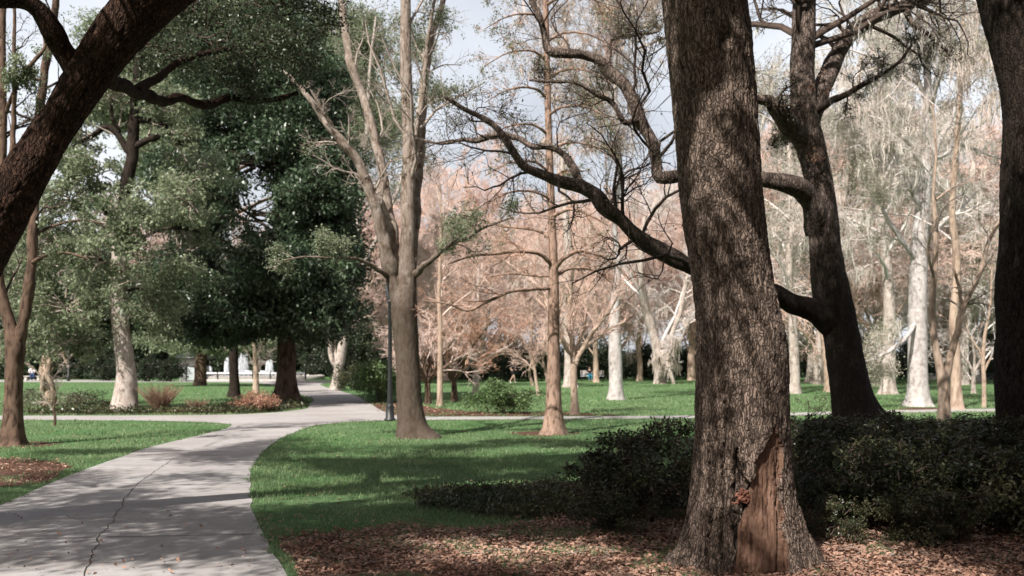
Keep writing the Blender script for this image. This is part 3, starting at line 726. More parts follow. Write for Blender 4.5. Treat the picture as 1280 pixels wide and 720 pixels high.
# ================================================================== 4. the curving oak with long boughs
YC = 18.0
ct = thing('spreading_oak', 'thick curving oak with long crooked boughs reaching behind the scarred trunk', 'tree', (*G(1082, 560), 0))
A = TR([(1092, 580, YC, 110), (1086, 560, YC, 92), (1079, 545, YC, 74), (1066, 500, YC, 52), (1057, 450, YC, 46), (1050, 410, YC, 44), (1040, 370, YC, 46), (1032, 320, YC, 40), (1029, 270, YC, 36), (1022, 220, YC, 34), (1013, 180, YC, 34), (1006, 150, YC, 32), (1003, 100, YC, 30), (1004, 50, YC, 29), (1006, 0, YC, 27), (1015, -70, YC, 24), (1030, -160, YC, 18), (1050, -260, YC, 10)])
low = TR([(1042, 405, YC, 34), (1018, 388, YC - .1, 30), (995, 379, YC - .3, 26), (975, 370, YC - .4, 24), (930, 355, YC - .6, 22), (868, 334, YC - .8, 21), (830, 315, YC - .9, 20), (808, 303, YC - 1, 19), (790, 290, YC - 1.1, 18), (775, 276, YC - 1.2, 18), (757, 262, YC - 1.3, 19), (744, 244, YC - 1.4, 16), (722, 234, YC - 1.5, 15), (700, 228, YC - 1.6, 15), (676, 218, YC - 1.7, 13), (655, 207, YC - 1.8, 12), (643, 192, YC - 1.9, 10), (632, 175, YC - 2, 9), (618, 158, YC - 2, 8), (600, 146, YC - 2, 7), (580, 136, YC - 2.1, 6), (556, 121, YC - 2.2, 4)])
lowb = TR([(742, 243, YC - 1.4, 12), (726, 228, YC - 1.2, 11), (714, 205, YC - 1, 10), (700, 189, YC - 1, 8), (682, 183, YC - 1, 8), (666, 183, YC - 1, 7), (646, 172, YC - .9, 7), (622, 168, YC - .9, 7), (598, 175, YC - .8, 7), (578, 174, YC - .8, 5), (552, 180, YC - .8, 4), (520, 173, YC - .8, 2.5)])
upp = TR([(1024, 290, YC, 30), (1018, 262, YC - .2, 27), (1006, 242, YC - .3, 26), (988, 231, YC - .4, 24), (966, 224, YC - .5, 21), (910, 222, YC - .6, 18), (862, 221, YC - .7, 16), (838, 221, YC - .8, 15), (824, 219, YC - .8, 16), (820, 200, YC - .8, 15), (815, 182, YC - .9, 15), (806, 162, YC - .9, 14), (798, 144, YC - 1, 15), (792, 124, YC - 1, 15), (778, 104, YC - 1, 15), (762, 88, YC - 1, 15), (750, 74, YC - 1.1, 14), (732, 70, YC - 1.1, 12), (708, 68, YC - 1.2, 11), (692, 66, YC - 1.2, 12), (684, 60, YC - 1.2, 10), (680, 40, YC - 1.2, 9), (674, 20, YC - 1.3, 9), (665, 0, YC - 1.3, 8), (650, -40, YC - 1.3, 6), (630, -90, YC - 1.4, 4)])
uppb = TR([(798, 150, YC - 1, 8), (780, 152, YC - 1.2, 7), (772, 138, YC - 1.3, 6), (762, 126, YC - 1.3, 6), (745, 118, YC - 1.4, 5), (722, 104, YC - 1.5, 4), (692, 102, YC - 1.6, 4), (662, 100, YC - 1.6, 3)])
uppc = TR([(760, 80, YC - 1, 8), (762, 56, YC - .8, 6), (768, 47, YC - .8, 6), (788, 44, YC - .7, 4), (820, 40, YC - .6, 3), (826, 32, YC - .6, 2)])
hook = TR([(1006, 180, YC, 26), (988, 160, YC - .4, 24), (972, 142, YC - .7, 20), (962, 128, YC - .8, 15), (950, 124, YC - .9, 12), (925, 120, YC - 1, 9), (890, 100, YC - 1, 6)])
hk2 = TR([(1000, 165, YC + .2, 12), (975, 168, YC + .6, 9), (962, 180, YC + .7, 8)])
rt = TR([(1008, 165, YC, 28), (1020, 128, YC + .2, 25), (1032, 96, YC + .4, 23), (1046, 68, YC + .6, 22), (1066, 42, YC + .8, 20), (1092, 24, YC + 1, 18), (1120, 12, YC + 1.2, 16), (1150, 2, YC + 1.4, 14), (1190, -14, YC + 1.8, 10), (1240, -40, YC + 2, 6)])
rt2 = TR([(1018, 140, YC, 10), (1042, 125, YC - .5, 9), (1060, 118, YC - .7, 8), (1082, 104, YC - .9, 7), (1104, 92, YC - 1, 5), (1124, 78, YC - 1, 4), (1140, 55, YC - 1, 2)])
rt3 = TR([(1130, 8, YC + 1.2, 9), (1142, 30, YC + 1, 7), (1160, 42, YC + 1, 6), (1180, 60, YC + 1, 4), (1188, 70, YC + 1, 3)])
limbs = [A, low, lowb, upp, uppb, uppc, hook, hk2, rt, rt2, rt3]
tb = MB()
hero(tb, A, 330, 84, amp=.016, freq=10, stretch=.5, lump=.12, seed=61, lump_f=1.6, flare=lambda th, z: 1 + .3 * np.exp(-np.maximum(z, 0) / .3) * (1 + .5 * np.cos(th * 4)))
for i, L in enumerate(limbs[1:]): hero(tb, L, max(30, int(16 * np.linalg.norm(np.diff(L[:, :3], axis=0), axis=1).sum())), 20 if i in (0, 2, 7) else 12, amp=.009, freq=10, stretch=.5, lump=.2, seed=63 + i, lump_f=1.3)
tb.build('trunk', M['oak_curve'], ct)
cb = MB()
bs = grow(limbs[1:], [D(n=12, t0=.3, ang=(40, 80), lr=.30, m=8, wand=.3, up=.25, rr=.3, rmin=.009, taper=.25), D(n=8, t0=.15, ang=(30, 70), lr=.5, m=6, wand=.3, up=.1, rr=.5, rmin=.0055, taper=.3), D(n=7, t0=.15, ang=(30, 70), lr=.5, m=4, wand=.25, rr=.6, rmin=.0035)])
for P, R in bs: tubes(cb, P, R, 4)
b2 = grow([A[12:]], [D(n=12, t0=.1, ang=(40, 80), lr=.5, m=7, wand=.25, up=.2, rr=.4, rmin=.012), D(n=7, t0=.2, ang=(30, 70), lr=.5, m=6, wand=.3, rmin=.007), D(n=6, t0=.2, ang=(30, 70), lr=.5, m=4, rmin=.0045)])
for P, R in b2: tubes(cb, P, R, 3)
c = along(bs[2][0], 7500, .2) + rng.normal(size=(7500, 3)) * .04; leaves(cb, c, .06, .026, 1, .3, .4)
c = along(b2[2][0], 2200, .2); leaves(cb, c, .06, .026, 1, .3, .4)
moss(cb, np.concatenate([along(pack([rt, rt2, rt3], 14)[0], 26, .2), along(b2[0][0], 40, .2), along(bs[0][0][80:], 40, .3)]), 7, (.15, .6), .018, .05, mi=2)
lobr = [(P3(1022, 118, YC - .4), (.35, .3, .5)), (P3(990, 185, YC - .3), (.4, .3, .35)), (P3(1022, 205, YC - .4), (.3, .25, .35))]
foliage(cb, lobr, 22, 22, .16, .05, .026, None, mi_leaf=3, gap=.3, gapf=2., twig_r=.005)
cb.build('crown', [M['twig_dark'], M['leaf_olive'], M['moss'], M['leaf_rust']], ct)

# ================================================================== 5. the many stemmed pale tree
YM = 20.4
limbs = [TR([(521, 556, YM, 54), (518, 546, YM, 44), (515, 530, YM, 36), (512, 500, YM, 31), (510, 460, YM, 29), (507, 420, YM, 30), (505, 385, YM, 32), (509, 350, YM, 24), (510, 300, YM, 19), (510, 240, YM, 18), (511, 180, YM, 16), (509, 130, YM, 15), (507, 70, YM, 14), (507, 0, YM, 12), (506, -90, YM, 8), (503, -200, YM, 4)]),
         TR([(500, 385, YM, 26), (491, 345, YM, 23), (484, 315, YM - .1, 20), (476, 280, YM - .2, 18), (466, 250, YM - .3, 17), (454, 220, YM - .4, 16), (446, 200, YM - .5, 15), (432, 182, YM - .6, 14), (414, 160, YM - .7, 13), (402, 145, YM - .7, 11), (390, 128, YM - .8, 9), (377, 112, YM - .8, 8), (358, 92, YM - .9, 5)]),
         TR([(500, 372, YM, 22), (494, 330, YM + .1, 18), (488, 280, YM + .2, 16), (482, 235, YM + .3, 15), (474, 195, YM + .4, 14), (462, 150, YM + .5, 14), (452, 115, YM + .6, 13), (440, 85, YM + .6, 13), (433, 50, YM + .7, 12), (426, 0, YM + .8, 10), (416, -80, YM + .8, 6)]),
         TR([(505, 360, YM, 20), (503, 310, YM - .2, 16), (496, 260, YM - .3, 14), (490, 215, YM - .3, 13), (484, 170, YM - .4, 12), (474, 120, YM - .4, 10), (466, 60, YM - .5, 9), (456, 0, YM - .5, 7), (446, -60, YM - .6, 4)]),
         TR([(514, 330, YM, 17), (519, 270, YM + .3, 14), (523, 210, YM + .5, 14), (527, 150, YM + .7, 13), (531, 100, YM + .8, 12), (538, 55, YM + .9, 10), (552, 5, YM + 1, 8), (570, -60, YM + 1, 5)]),
         TR([(511, 215, YM, 10), (519, 190, YM - .2, 8), (523, 150, YM - .3, 7), (530, 110, YM - .3, 6), (535, 50, YM - .4, 5), (545, -10, YM - .4, 4)]),
         TR([(490, 350, YM, 9), (468, 334, YM - .4, 7), (450, 325, YM - .7, 5.5), (430, 323, YM - 1, 4.5), (405, 322, YM - 1.2, 3.5), (380, 321, YM - 1.3, 2.5), (352, 326, YM - 1.4, 2)]),
         TR([(516, 345, YM, 12), (532, 330, YM - .4, 9), (550, 315, YM - .7, 7), (566, 304, YM - .9, 6), (584, 297, YM - 1, 5), (610, 282, YM - 1, 4), (640, 272, YM - 1, 3)]),
         TR([(418, 165, YM - .7, 7), (404, 138, YM - .9, 5), (392, 118, YM - 1, 4), (384, 102, YM - 1.1, 2)]),
         TR([(440, 192, YM - .5, 5), (420, 150, YM - .8, 4), (410, 105, YM - .8, 4), (425, 98, YM - .9, 3), (445, 96, YM - .9, 2)])]
limbs = [limbs[0]] + [L * np.array([1, 1, 1, .82]) for i_, L in enumerate(limbs[1:]) if i_ not in (2, 8)]
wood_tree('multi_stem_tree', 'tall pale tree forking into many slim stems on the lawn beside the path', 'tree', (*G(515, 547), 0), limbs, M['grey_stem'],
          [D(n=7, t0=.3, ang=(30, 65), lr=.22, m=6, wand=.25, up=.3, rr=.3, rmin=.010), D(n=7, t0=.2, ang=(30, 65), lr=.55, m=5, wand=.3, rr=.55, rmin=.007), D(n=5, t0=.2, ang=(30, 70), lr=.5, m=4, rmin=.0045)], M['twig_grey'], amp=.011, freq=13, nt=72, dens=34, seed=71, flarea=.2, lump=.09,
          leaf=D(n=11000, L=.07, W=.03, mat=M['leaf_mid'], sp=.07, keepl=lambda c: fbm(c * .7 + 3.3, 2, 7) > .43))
# ================================================================== 6. the cypress
YP = 21.3
limbs = [TR([(692, 552, YP, 40), (692, 543, YP, 32), (692, 530, YP, 25), (692, 500, YP, 19), (692, 450, YP, 16), (692, 400, YP, 14.5), (692, 340, YP, 12), (690, 280, YP, 10), (687, 200, YP, 9), (684, 100, YP, 8), (682, 0, YP, 7), (681, -80, YP, 4)])]
br = [[(692, 335, 0, 6), (676, 318, -.3, 5), (650, 314, -.6, 4.5), (620, 317, -.9, 4), (590, 320, -1.1, 3), (560, 330, -1.2, 2)], [(690, 360, 0, 5), (665, 362, -.4, 4), (640, 364, -.7, 4), (612, 376, -.9, 4), (585, 388, -1, 3), (560, 380, -1.1, 2.5), (530, 376, -1.2, 1.5)],
      [(692, 338, 0, 6), (704, 324, -.2, 5), (722, 315, -.4, 4), (745, 318, -.6, 3), (770, 332, -.7, 2.5), (790, 352, -.8, 1.5)], [(694, 345, 0, 5), (712, 336, .3, 4), (740, 337, .5, 3), (758, 348, .6, 2), (770, 362, .6, 1)], [(692, 300, 0, 5), (676, 290, .3, 4), (655, 285, .5, 3.5), (625, 282, .7, 3), (600, 274, .8, 2), (575, 268, .9, 1)],
      [(690, 270, 0, 5), (712, 262, -.4, 4), (735, 268, -.7, 3), (760, 282, -.9, 1.5)], [(690, 250, 0, 4), (668, 240, -.3, 3), (640, 240, -.6, 2.5), (610, 252, -.9, 1.5)], [(688, 225, 0, 4), (706, 214, .3, 3), (730, 214, .5, 2)], [(692, 345, 0, 4), (670, 345, .5, 3), (640, 342, .8, 2.5), (612, 346, 1, 1.5)]]
for b in br: limbs.append(TR([(a, c, YP + d, w) for a, c, d, w in b]))
for k in range(11): 
    y = 214 - k * 23; s = 1 if k % 2 else -1; limbs.append(TR([(686 - k * .6, y, YP, 4), (686 + s * 20, y - 12, YP - .3, 3), (686 + s * 50, y - 10, YP - .5, 2), (686 + s * 80, y + 6, YP - .6, 1)]))
wood_tree('cypress_tree', 'slim straight reddish trunk with arching whorled branches on the middle lawn', 'tree', (*G(692, 543), 0), limbs, M['cypress'],
          [D(n=10, t0=.25, ang=(35, 70), lr=.32, m=6, wand=.2, up=.0, rr=.4, rmin=.006, trop=-.06), D(n=7, t0=.2, ang=(30, 70), lr=.55, m=4, wand=.25, rr=.6, rmin=.004, trop=-.1), D(n=4, t0=.2, ang=(30, 60), lr=.5, m=3, rmin=.003)], M['twig_rust'], amp=.006, freq=14, nt=40, dens=22, seed=81, flarea=.18, lump=.05, rlow=1,
          leaf=D(n=4200, L=.07, W=.026, mat=M['leaf_mid'], sp=.04, keepl=lambda c: (fbm(c * .8 + 1.3, 2, 9) > .42) & (c[:, 2] > 4.2)))
# a spray of evergreen mistletoe high on the cypress
# ================================================================== 7. forked tree by the left lawn
YF = 18.4
limbs = [TR([(16, 566, YF, 44), (15, 556, YF, 32), (16, 535, YF, 25), (17, 490, YF, 21), (18, 455, YF, 22), (19, 432, YF, 24), (12, 405, YF, 15), (5, 380, YF, 13), (-3, 340, YF, 12), (-6, 280, YF, 11), (2, 220, YF, 10), (4, 150, YF, 9), (3, 70, YF, 8), (4, 0, YF, 7), (6, -60, YF, 5)]),
         TR([(20, 436, YF, 18), (29, 405, YF, 14), (36, 360, YF, 13), (40, 320, YF, 13), (42, 280, YF, 12), (42, 230, YF + .2, 12), (47, 160, YF + .3, 11), (56, 90, YF + .4, 10), (64, 40, YF + .5, 9), (70, 0, YF + .5, 8), (76, -60, YF + .6, 6)]),
         TR([(0, 235, YF, 8), (12, 215, YF - .2, 7), (17, 150, YF - .2, 6), (18, 90, YF - .3, 5), (18, 20, YF - .3, 4), (20, -40, YF - .3, 3)]), TR([(8, 140, YF, 5), (24, 100, YF - .3, 5), (44, 75, YF - .5, 5), (56, 60, YF - .5, 4), (55, 46, YF - .5, 3)]), TR([(4, 105, YF, 4), (25, 97, YF - .3, 3.5), (50, 100, YF - .4, 3)]),
         TR([(38, 330, YF, 6), (60, 318, YF - .4, 4), (85, 316, YF - .6, 3), (110, 324, YF - .6, 2)]), TR([(36, 300, YF, 5), (60, 285, YF + .3, 4), (100, 275, YF + .5, 3), (130, 280, YF + .6, 2)])]
wood_tree('forked_tree', 'slim dark tree forking into two at head height on the small lawn', 'tree', (*G(15, 557), 0), limbs, M['brown'],
          [D(n=7, t0=.25, ang=(40, 75), lr=.2, m=6, wand=.22, up=.2, rr=.35, rmin=.009), D(n=6, t0=.2, ang=(30, 70), lr=.55, m=5, wand=.3, rr=.55, rmin=.005), D(n=4, t0=.2, ang=(30, 70), lr=.5, m=4, rmin=.0035)], M['twig_dark'], amp=.007, freq=13, nt=40, dens=22, seed=91,
          leaf=D(n=5500, L=.07, W=.03, mat=M['leaf_mid'], sp=.05, keepl=lambda c: fbm(c * .7 + 9.3, 2, 9) > .5))
# ================================================================== 8. pale trunk with leafy crown
YW = 31.0
wt = thing('pale_trunk_tree', 'pale grey trunk with leafy crown beside the clump of dry grass', 'tree', (*G(155, 515), 0))
A = TR([(155, 524, YW, 46), (155, 515, YW, 38), (155, 500, YW, 29), (155, 470, YW, 25), (152, 420, YW, 22), (148, 360, YW, 20), (149, 300, YW, 18), (155, 250, YW, 16), (162, 210, YW, 15), (166, 180, YW, 15), (168, 140, YW, 13), (172, 90, YW, 11), (180, 30, YW, 8), (188, -40, YW, 5)])
ls = [A, TR([(163, 192, YW, 9), (150, 172, YW, 8), (136, 158, YW, 7), (118, 168, YW, 6), (95, 182, YW, 5), (70, 195, YW, 3)]), TR([(166, 185, YW, 9), (185, 176, YW, 8), (205, 170, YW, 7), (225, 180, YW, 6), (240, 170, YW, 4)]), TR([(168, 150, YW, 7), (190, 152, YW, 6), (208, 158, YW, 5), (214, 178, YW, 4)]), TR([(150, 165, YW, 5), (140, 145, YW, 4), (140, 120, YW, 3)]),
      TR([(148, 350, YW, 7), (125, 325, YW, 5), (95, 312, YW, 4), (65, 318, YW, 3)]), TR([(149, 330, YW, 7), (175, 300, YW, 5), (210, 285, YW, 4), (250, 290, YW, 3)]), TR([(150, 300, YW, 6), (130, 262, YW, 5), (100, 240, YW, 4)]), TR([(148, 375, YW, 5), (170, 360, YW, 4), (200, 370, YW, 3)])]
tb = MB(); hero(tb, A[:7], 150, 40, amp=.010, freq=8, lump=.06, seed=101, cap=False); hero(tb, A[6:], 120, 24, amp=.010, freq=8, lump=.06, seed=101, mi=1)
for i, L in enumerate(ls[1:]): hero(tb, L, 40, 10, amp=.006, freq=8, lump=.12, seed=103 + i, mi=1)
tb.build('trunk', [M['pale'], M['oak_dark']], wt); cb = MB()
for P, R in grow(ls[1:], [D(n=8, t0=.2, ang=(30, 70), lr=.4, m=6, wand=.25, rr=.4, rmin=.012), D(n=6, t0=.2, ang=(30, 70), lr=.5, m=5, wand=.3, rmin=.008)]): tubes(cb, P, R, 3)
def pl(lst, dep): return [(P3(a, b, Y), (rx / F * Y, dep, ry / F * Y)) for a, b, Y, rx, ry in lst]
foliage(cb, pl([(90, 245, YW, 40, 30), (205, 260, YW, 52, 42), (130, 320, YW - .6, 50, 40), (225, 320, YW, 55, 50), (85, 385, YW - .5, 52, 36), (195, 385, YW, 45, 36), (120, 215, YW, 30, 22), (95, 425, YW, 42, 26), (245, 210, YW + 1, 40, 36), (180, 300, YW - 1.5, 40, 50), (60, 300, YW, 36, 40), (150, 275, YW - 1.8, 34, 40), (160, 345, YW - 1.6, 30, 24), (240, 250, YW - .5, 50, 40), (30, 360, YW, 50, 44), (30, 420, YW, 40, 34)], 1.5), 30, 80, .36, .15, .075, None, gap=.42, gapf=.7, twig_r=.014)
foliage(cb, pl([(110, 170, YW, 26, 16), (225, 175, YW, 30, 22), (150, 120, YW, 46, 22), (70, 195, YW, 26, 18), (215, 130, YW, 42, 30)], 1.2), 34, 60, .32, .15, .07, None, gap=.40, gapf=1, twig_r=.012)
cb.build('crown', [M['twig_grey'], M['leaf_mid']], wt)
# ================================================================== 9. the magnolia
YG = 38.0
mt = thing('magnolia_tree', 'broad dense dark evergreen with low crown at the bend of the path', 'tree', (*G(358, 503.5), 0))
A = TR([(358, 510, YG, 46), (358, 503, YG, 38), (358, 494, YG, 28), (358, 470, YG, 24), (358, 430, YG, 23), (357, 390, YG, 22), (356, 330, YG, 20), (352, 260, YG, 16), (350, 180, YG, 12), (346, 100, YG, 8), (343, 40, YG, 4)])
tb = MB(); hero(tb, A, 200, 48, amp=.02, freq=7, lump=.12, seed=121, lump_f=1.5, flare=lambda th, z: 1 + .45 * np.exp(-np.maximum(z, 0) / .35) * (1 + .6 * np.cos(th * 5)))
lobs = [(315, 385, YG - 1, 70, 44), (400, 385, YG - 1, 55, 42), (350, 330, YG - 2, 85, 50), (265, 345, YG, 55, 50), (415, 320, YG, 45, 48), (300, 270, YG - 1.5, 70, 55), (390, 255, YG - 1, 62, 55), (250, 280, YG, 48, 48), (330, 200, YG - 1, 75, 50), (425, 215, YG, 34, 40), (370, 150, YG, 62, 45), (290, 150, YG, 58, 45), (330, 100, YG, 60, 44), (345, 45, YG, 45, 40), (235, 220, YG, 40, 40), (225, 380, YG, 36, 40), (270, 405, YG - .5, 44, 26), (400, 100, YG, 42, 38), (270, 90, YG, 46, 36)]
for a, b, Y, rx, ry in lobs:
    e = P3(a, b, Y); zz = min(max(e[2] - 2.5, 2.6), 13); s = np.array([np.interp(zz, A[:, 2], A[:, 0]), YG, zz]); r = .07 if zz < 8 else .045
    hero(tb, np.array([[*s, r], [*(s * .6 + e * .4 + [0, 0, .1]), r * .8], [*(s * .2 + e * .8), r * .5], [*e, r * .25]]), 22, 8, amp=.004, seed=1)
tb.build('trunk', M['brown'], mt); cb = MB()
foliage(cb, pl(lobs, 2.6), 30, 130, .56, .19, .085, None, gap=.35, gapf=.55, twig_r=.02, upb=.7, shell=.45)
cb.build('crown', [M['twig_dark'], M['leaf_mag']], mt)

# ================================================================== mid distance trees, one by one
def pole(pts, Y): return TR([(a, b, Y + (c[0] if c else 0), w) for a, b, w, *c in pts])
LV_BARE = [D(n=9, t0=.32, ang=(30, 65), lr=.42, m=7, wand=.2, up=.3, rr=.38, rmin=.014, taper=.16), D(n=7, t0=.2, ang=(30, 65), lr=.5, m=6, wand=.24, rr=.5, rmin=.010, taper=.2), D(n=7, t0=.15, ang=(30, 70), lr=.5, m=5, wand=.22, rr=.6, rmin=.008), D(n=6, t0=.1, ang=(25, 70), lr=.5, m=3, wand=.2, rr=.7, rmin=.006)]
def lv(scale=1., dens=1., up=.3, t0=.32, n0=9, lr=.42):
    o = []
    for i, d in enumerate(LV_BARE):
        d = dict(d); d['rmin'] *= scale; d['n'] = max(2, int(d['n'] * (dens if i else 1) * (1.5 if i == 3 else 1)))
        if i == 0: d.update(up=up, t0=t0, n=n0, lr=lr)
        o.append(d)
    return o
# crape myrtle by the cross path
Y = 29.5
cr = [pole([(718, 524, 15), (718, 518, 11), (718, 500, 8.5), (717, 475, 8), (717, 455, 8), (714, 440, 6), (704, 425, 5), (696, 408, 4), (690, 380, 3), (686, 350, 2)], Y), pole([(718, 458, 7), (726, 440, 6), (738, 420, 5), (752, 402, 4), (765, 384, 3), (774, 366, 2)], Y), pole([(717, 450, 6), (716, 430, 5), (711, 400, 4), (714, 365, 3), (712, 330, 2)], Y), pole([(719, 452, 6), (724, 425, 5, .4), (732, 395, 4, .6), (730, 355, 3, .8)], Y), pole([(716, 446, 5), (704, 430, 4, -.5), (698, 400, 3, -.8), (704, 370, 2, -1)], Y), pole([(722, 442, 5), (744, 425, 4, .5), (760, 412, 3, .8), (782, 402, 2, 1)], Y)]
wood_tree('crape_myrtle', 'small pale vase shaped tree standing in the lawn just past the cross path', 'tree', (*G(718, 518), 0), cr, M['tan'], [D(n=9, t0=.3, ang=(20, 50), lr=.4, m=6, wand=.16, up=.25, rr=.5, rmin=.007), D(n=7, t0=.2, ang=(20, 55), lr=.5, m=5, wand=.2, rmin=.005), D(n=6, t0=.2, ang=(25, 60), lr=.5, m=3, rmin=.004)], M['twig_pink'], freq=12, nt=20, seed=131)
# whitish column
Y = 41
wood_tree('white_trunk_tree', 'straight bluish white trunk alone in the middle of the far lawn', 'tree', (*G(770, 500), 0), [pole([(770, 506, 25), (770, 500, 19), (770, 480, 17), (769, 440, 16), (768, 410, 14), (769, 375, 11), (773, 330, 8), (768, 280, 6), (775, 210, 5), (770, 130, 4), (772, 60, 3)], Y)], M['white'], lv(1.3, 1.1, t0=.26, n0=18, lr=.46), M['twig_grey'], freq=7, nt=24, dens=8, seed=133, leaf=D(n=6000, L=.1, W=.05, mat=M['leaf_tan'], sp=.15, keepl=lambda c: fbm(c * .5, 2, 6) > .45),
          mossy=D(on=[(0, 30), (1, 90), (2, 120)], per=8, len=(.2, 1.1), w=.035, spread=.1, mat=M['moss_pink']))
Y = 62
wood_tree('mossy_tree', 'stout pale trunk directly behind the small vase shaped tree', 'tree', (*G(712, 484), 0), [pole([(713, 488, 24), (713, 484, 18), (713, 465, 16), (712, 430, 14), (708, 390, 13), (712, 330, 11), (706, 260, 8), (702, 190, 5)], Y)], M['pale'], lv(1.7, .9, t0=.22), M['twig_pink'], freq=6, nt=18, dens=5, seed=135, mossy=D(on=[(1, 90), (2, 100)], per=8, len=(.3, 1.3), w=.045, spread=.14, mat=M['moss_pink']))
Y = 72
wood_tree('mossy_tree', 'pale tree hung with moss at the dark shrubs, thin props leaning on its trunk', 'tree', (*G(825, 479.5), 0), [pole([(825, 484, 20), (825, 479, 15), (824, 465, 13), (822, 440, 13), (816, 415, 11), (806, 380, 10), (800, 330, 8), (806, 270, 5)], Y), pole([(822, 445, 8), (838, 420, 7), (850, 390, 6), (860, 340, 4)], Y), pole([(843, 482, 4), (838, 465, 4), (828, 445, 3)], Y - 1.5), pole([(841, 480, 3), (839, 460, 3), (842, 430, 2)], Y - 1)], M['pale'], lv(1.9, .9, t0=.2, lr=.55), M['twig_tan'], freq=6, nt=16, dens=5, seed=137, mossy=D(on=[(0, 60), (1, 120), (2, 120)], per=9, len=(.3, 1.5), w=.05, spread=.14, mat=M['moss_pink']))
# redbuds beyond the soil bed
for (bx, by, lab, s) in ((535, 505, 'small dark stemmed tree with bare spreading twigs, just past the big forked trunk', 1), (568, 502, 'small dark trunked tree with rusty twigs in front of the hedge', 2)):
    Y = F * EYE / (by - YH); ss = rng.normal(size=8) * 3
    L_ = [pole([(bx, by + 4, 13), (bx, by, 9), (bx, by - 14, 7), (bx - 1, by - 28, 7)], Y)]
    for k, (dx, dy) in enumerate(((-34, -52), (-16, -72), (10, -80), (36, -56), (-48, -34), (46, -36))):
        L_.append(pole([(bx - 1, by - 26, 5), (bx + dx * .3, by - 34 + dy * .2, 4.5, (k % 3 - 1) * .4), (bx + dx * .55 + ss[k], by - 30 + dy * .55, 4, (k % 3 - 1) * .8), (bx + dx, by - 30 + dy, 2, (k % 3 - 1) * 1.3)], Y))
    wood_tree('redbud_tree', lab, 'tree', (*G(bx, by), 0), L_, M['brown'], [D(n=8, t0=.25, ang=(25, 60), lr=.55, m=5, wand=.22, up=.15, rr=.5, rmin=.011), D(n=7, t0=.2, ang=(25, 60), lr=.55, m=4, wand=.22, rmin=.008), D(n=6, t0=.1, ang=(25, 65), lr=.55, m=3, rmin=.006)], M['twig_rust'] if s == 2 else M['twig_pink'], freq=12, nt=14, seed=140 + s, rlow=1,
              leaf=D(n=1500, L=.09, W=.05, mat=M['leaf_rust'], sp=.08) if s == 2 else None)
Y = 35
wood_tree('slim_tree', 'very slim straight pinkish pole of a young tree between two dark stemmed trees', 'tree', (*G(550, 508), 0), [pole([(550, 512, 10), (550, 508, 8), (550, 480, 7), (550, 440, 6.5), (550, 410, 6), (549, 360, 5), (551, 300, 4), (550, 230, 2)], Y)], M['tan'], [D(n=16, t0=.35, ang=(35, 70), lr=.22, m=6, wand=.2, up=.2, rr=.5, rmin=.01), D(n=7, t0=.2, ang=(30, 60), lr=.5, m=4, rmin=.007), D(n=6, t0=.2, ang=(30, 60), lr=.5, m=3, rmin=.006)], M['twig_pink'], freq=10, nt=14, dens=8, seed=145)
Y = 48
L_ = [pole([(595, 498, 12), (595, 492, 9), (595, 475, 8), (596, 462, 9)], Y)]
for k, (dx, dy) in enumerate(((-36, -50), (-18, -90), (2, -120), (20, -95), (40, -52), (-46, -22), (52, -28))): L_.append(pole([(596, 464, 5), (596 + dx * .35, 452 + dy * .25, 5, (k % 3 - 1) * .6), (596 + dx * .7, 452 + dy * .6, 4, (k % 3 - 1) * 1.2), (596 + dx, 452 + dy, 2, (k % 3 - 1) * 1.8)], Y))
wood_tree('crape_myrtle', 'pale stemmed small tree crowned with rusty pink twigs behind the rounded green bush', 'tree', (*G(595, 492), 0), L_, M['pale'], [D(n=10, t0=.25, ang=(20, 55), lr=.5, m=5, wand=.2, up=.2, rr=.5, rmin=.013), D(n=8, t0=.2, ang=(25, 60), lr=.5, m=4, wand=.2, rmin=.009), D(n=7, t0=.1, ang=(25, 65), lr=.5, m=3, rmin=.007)], M['twig_pink'], freq=10, nt=14, seed=147, rlow=1, leaf=D(n=2600, L=.13, W=.07, mat=M['leaf_rust'], sp=.12, keepl=lambda c: fbm(c * .5, 2, 3) > .5))
Y = 46
wood_tree('sapling_tree', 'thin leaning bare stems crossing like sticks left of the slim reddish trunk', 'tree', (*G(673, 495), 0), [pole([(674, 497, 5), (671, 482, 4), (668, 462, 4), (662, 440, 3), (650, 420, 2)], Y), pole([(666, 482, 4, .3), (662, 468, 3.5, .3), (665, 452, 3, .2), (672, 435, 2, 0)], Y), pole([(686, 483, 3, .5), (681, 462, 3, .4), (678, 440, 2.5, .3), (684, 415, 2, .2)], Y), pole([(668, 458, 3), (678, 445, 2), (692, 432, 2)], Y)], M['tan'], [D(n=8, t0=.3, ang=(25, 60), lr=.5, m=5, wand=.2, up=.2, rr=.6, rmin=.012), D(n=7, t0=.2, ang=(30, 60), lr=.55, m=4, rmin=.009), D(n=6, t0=.1, ang=(30, 60), lr=.5, m=3, rmin=.007)], M['twig_pink'], freq=10, nt=10, seed=149)
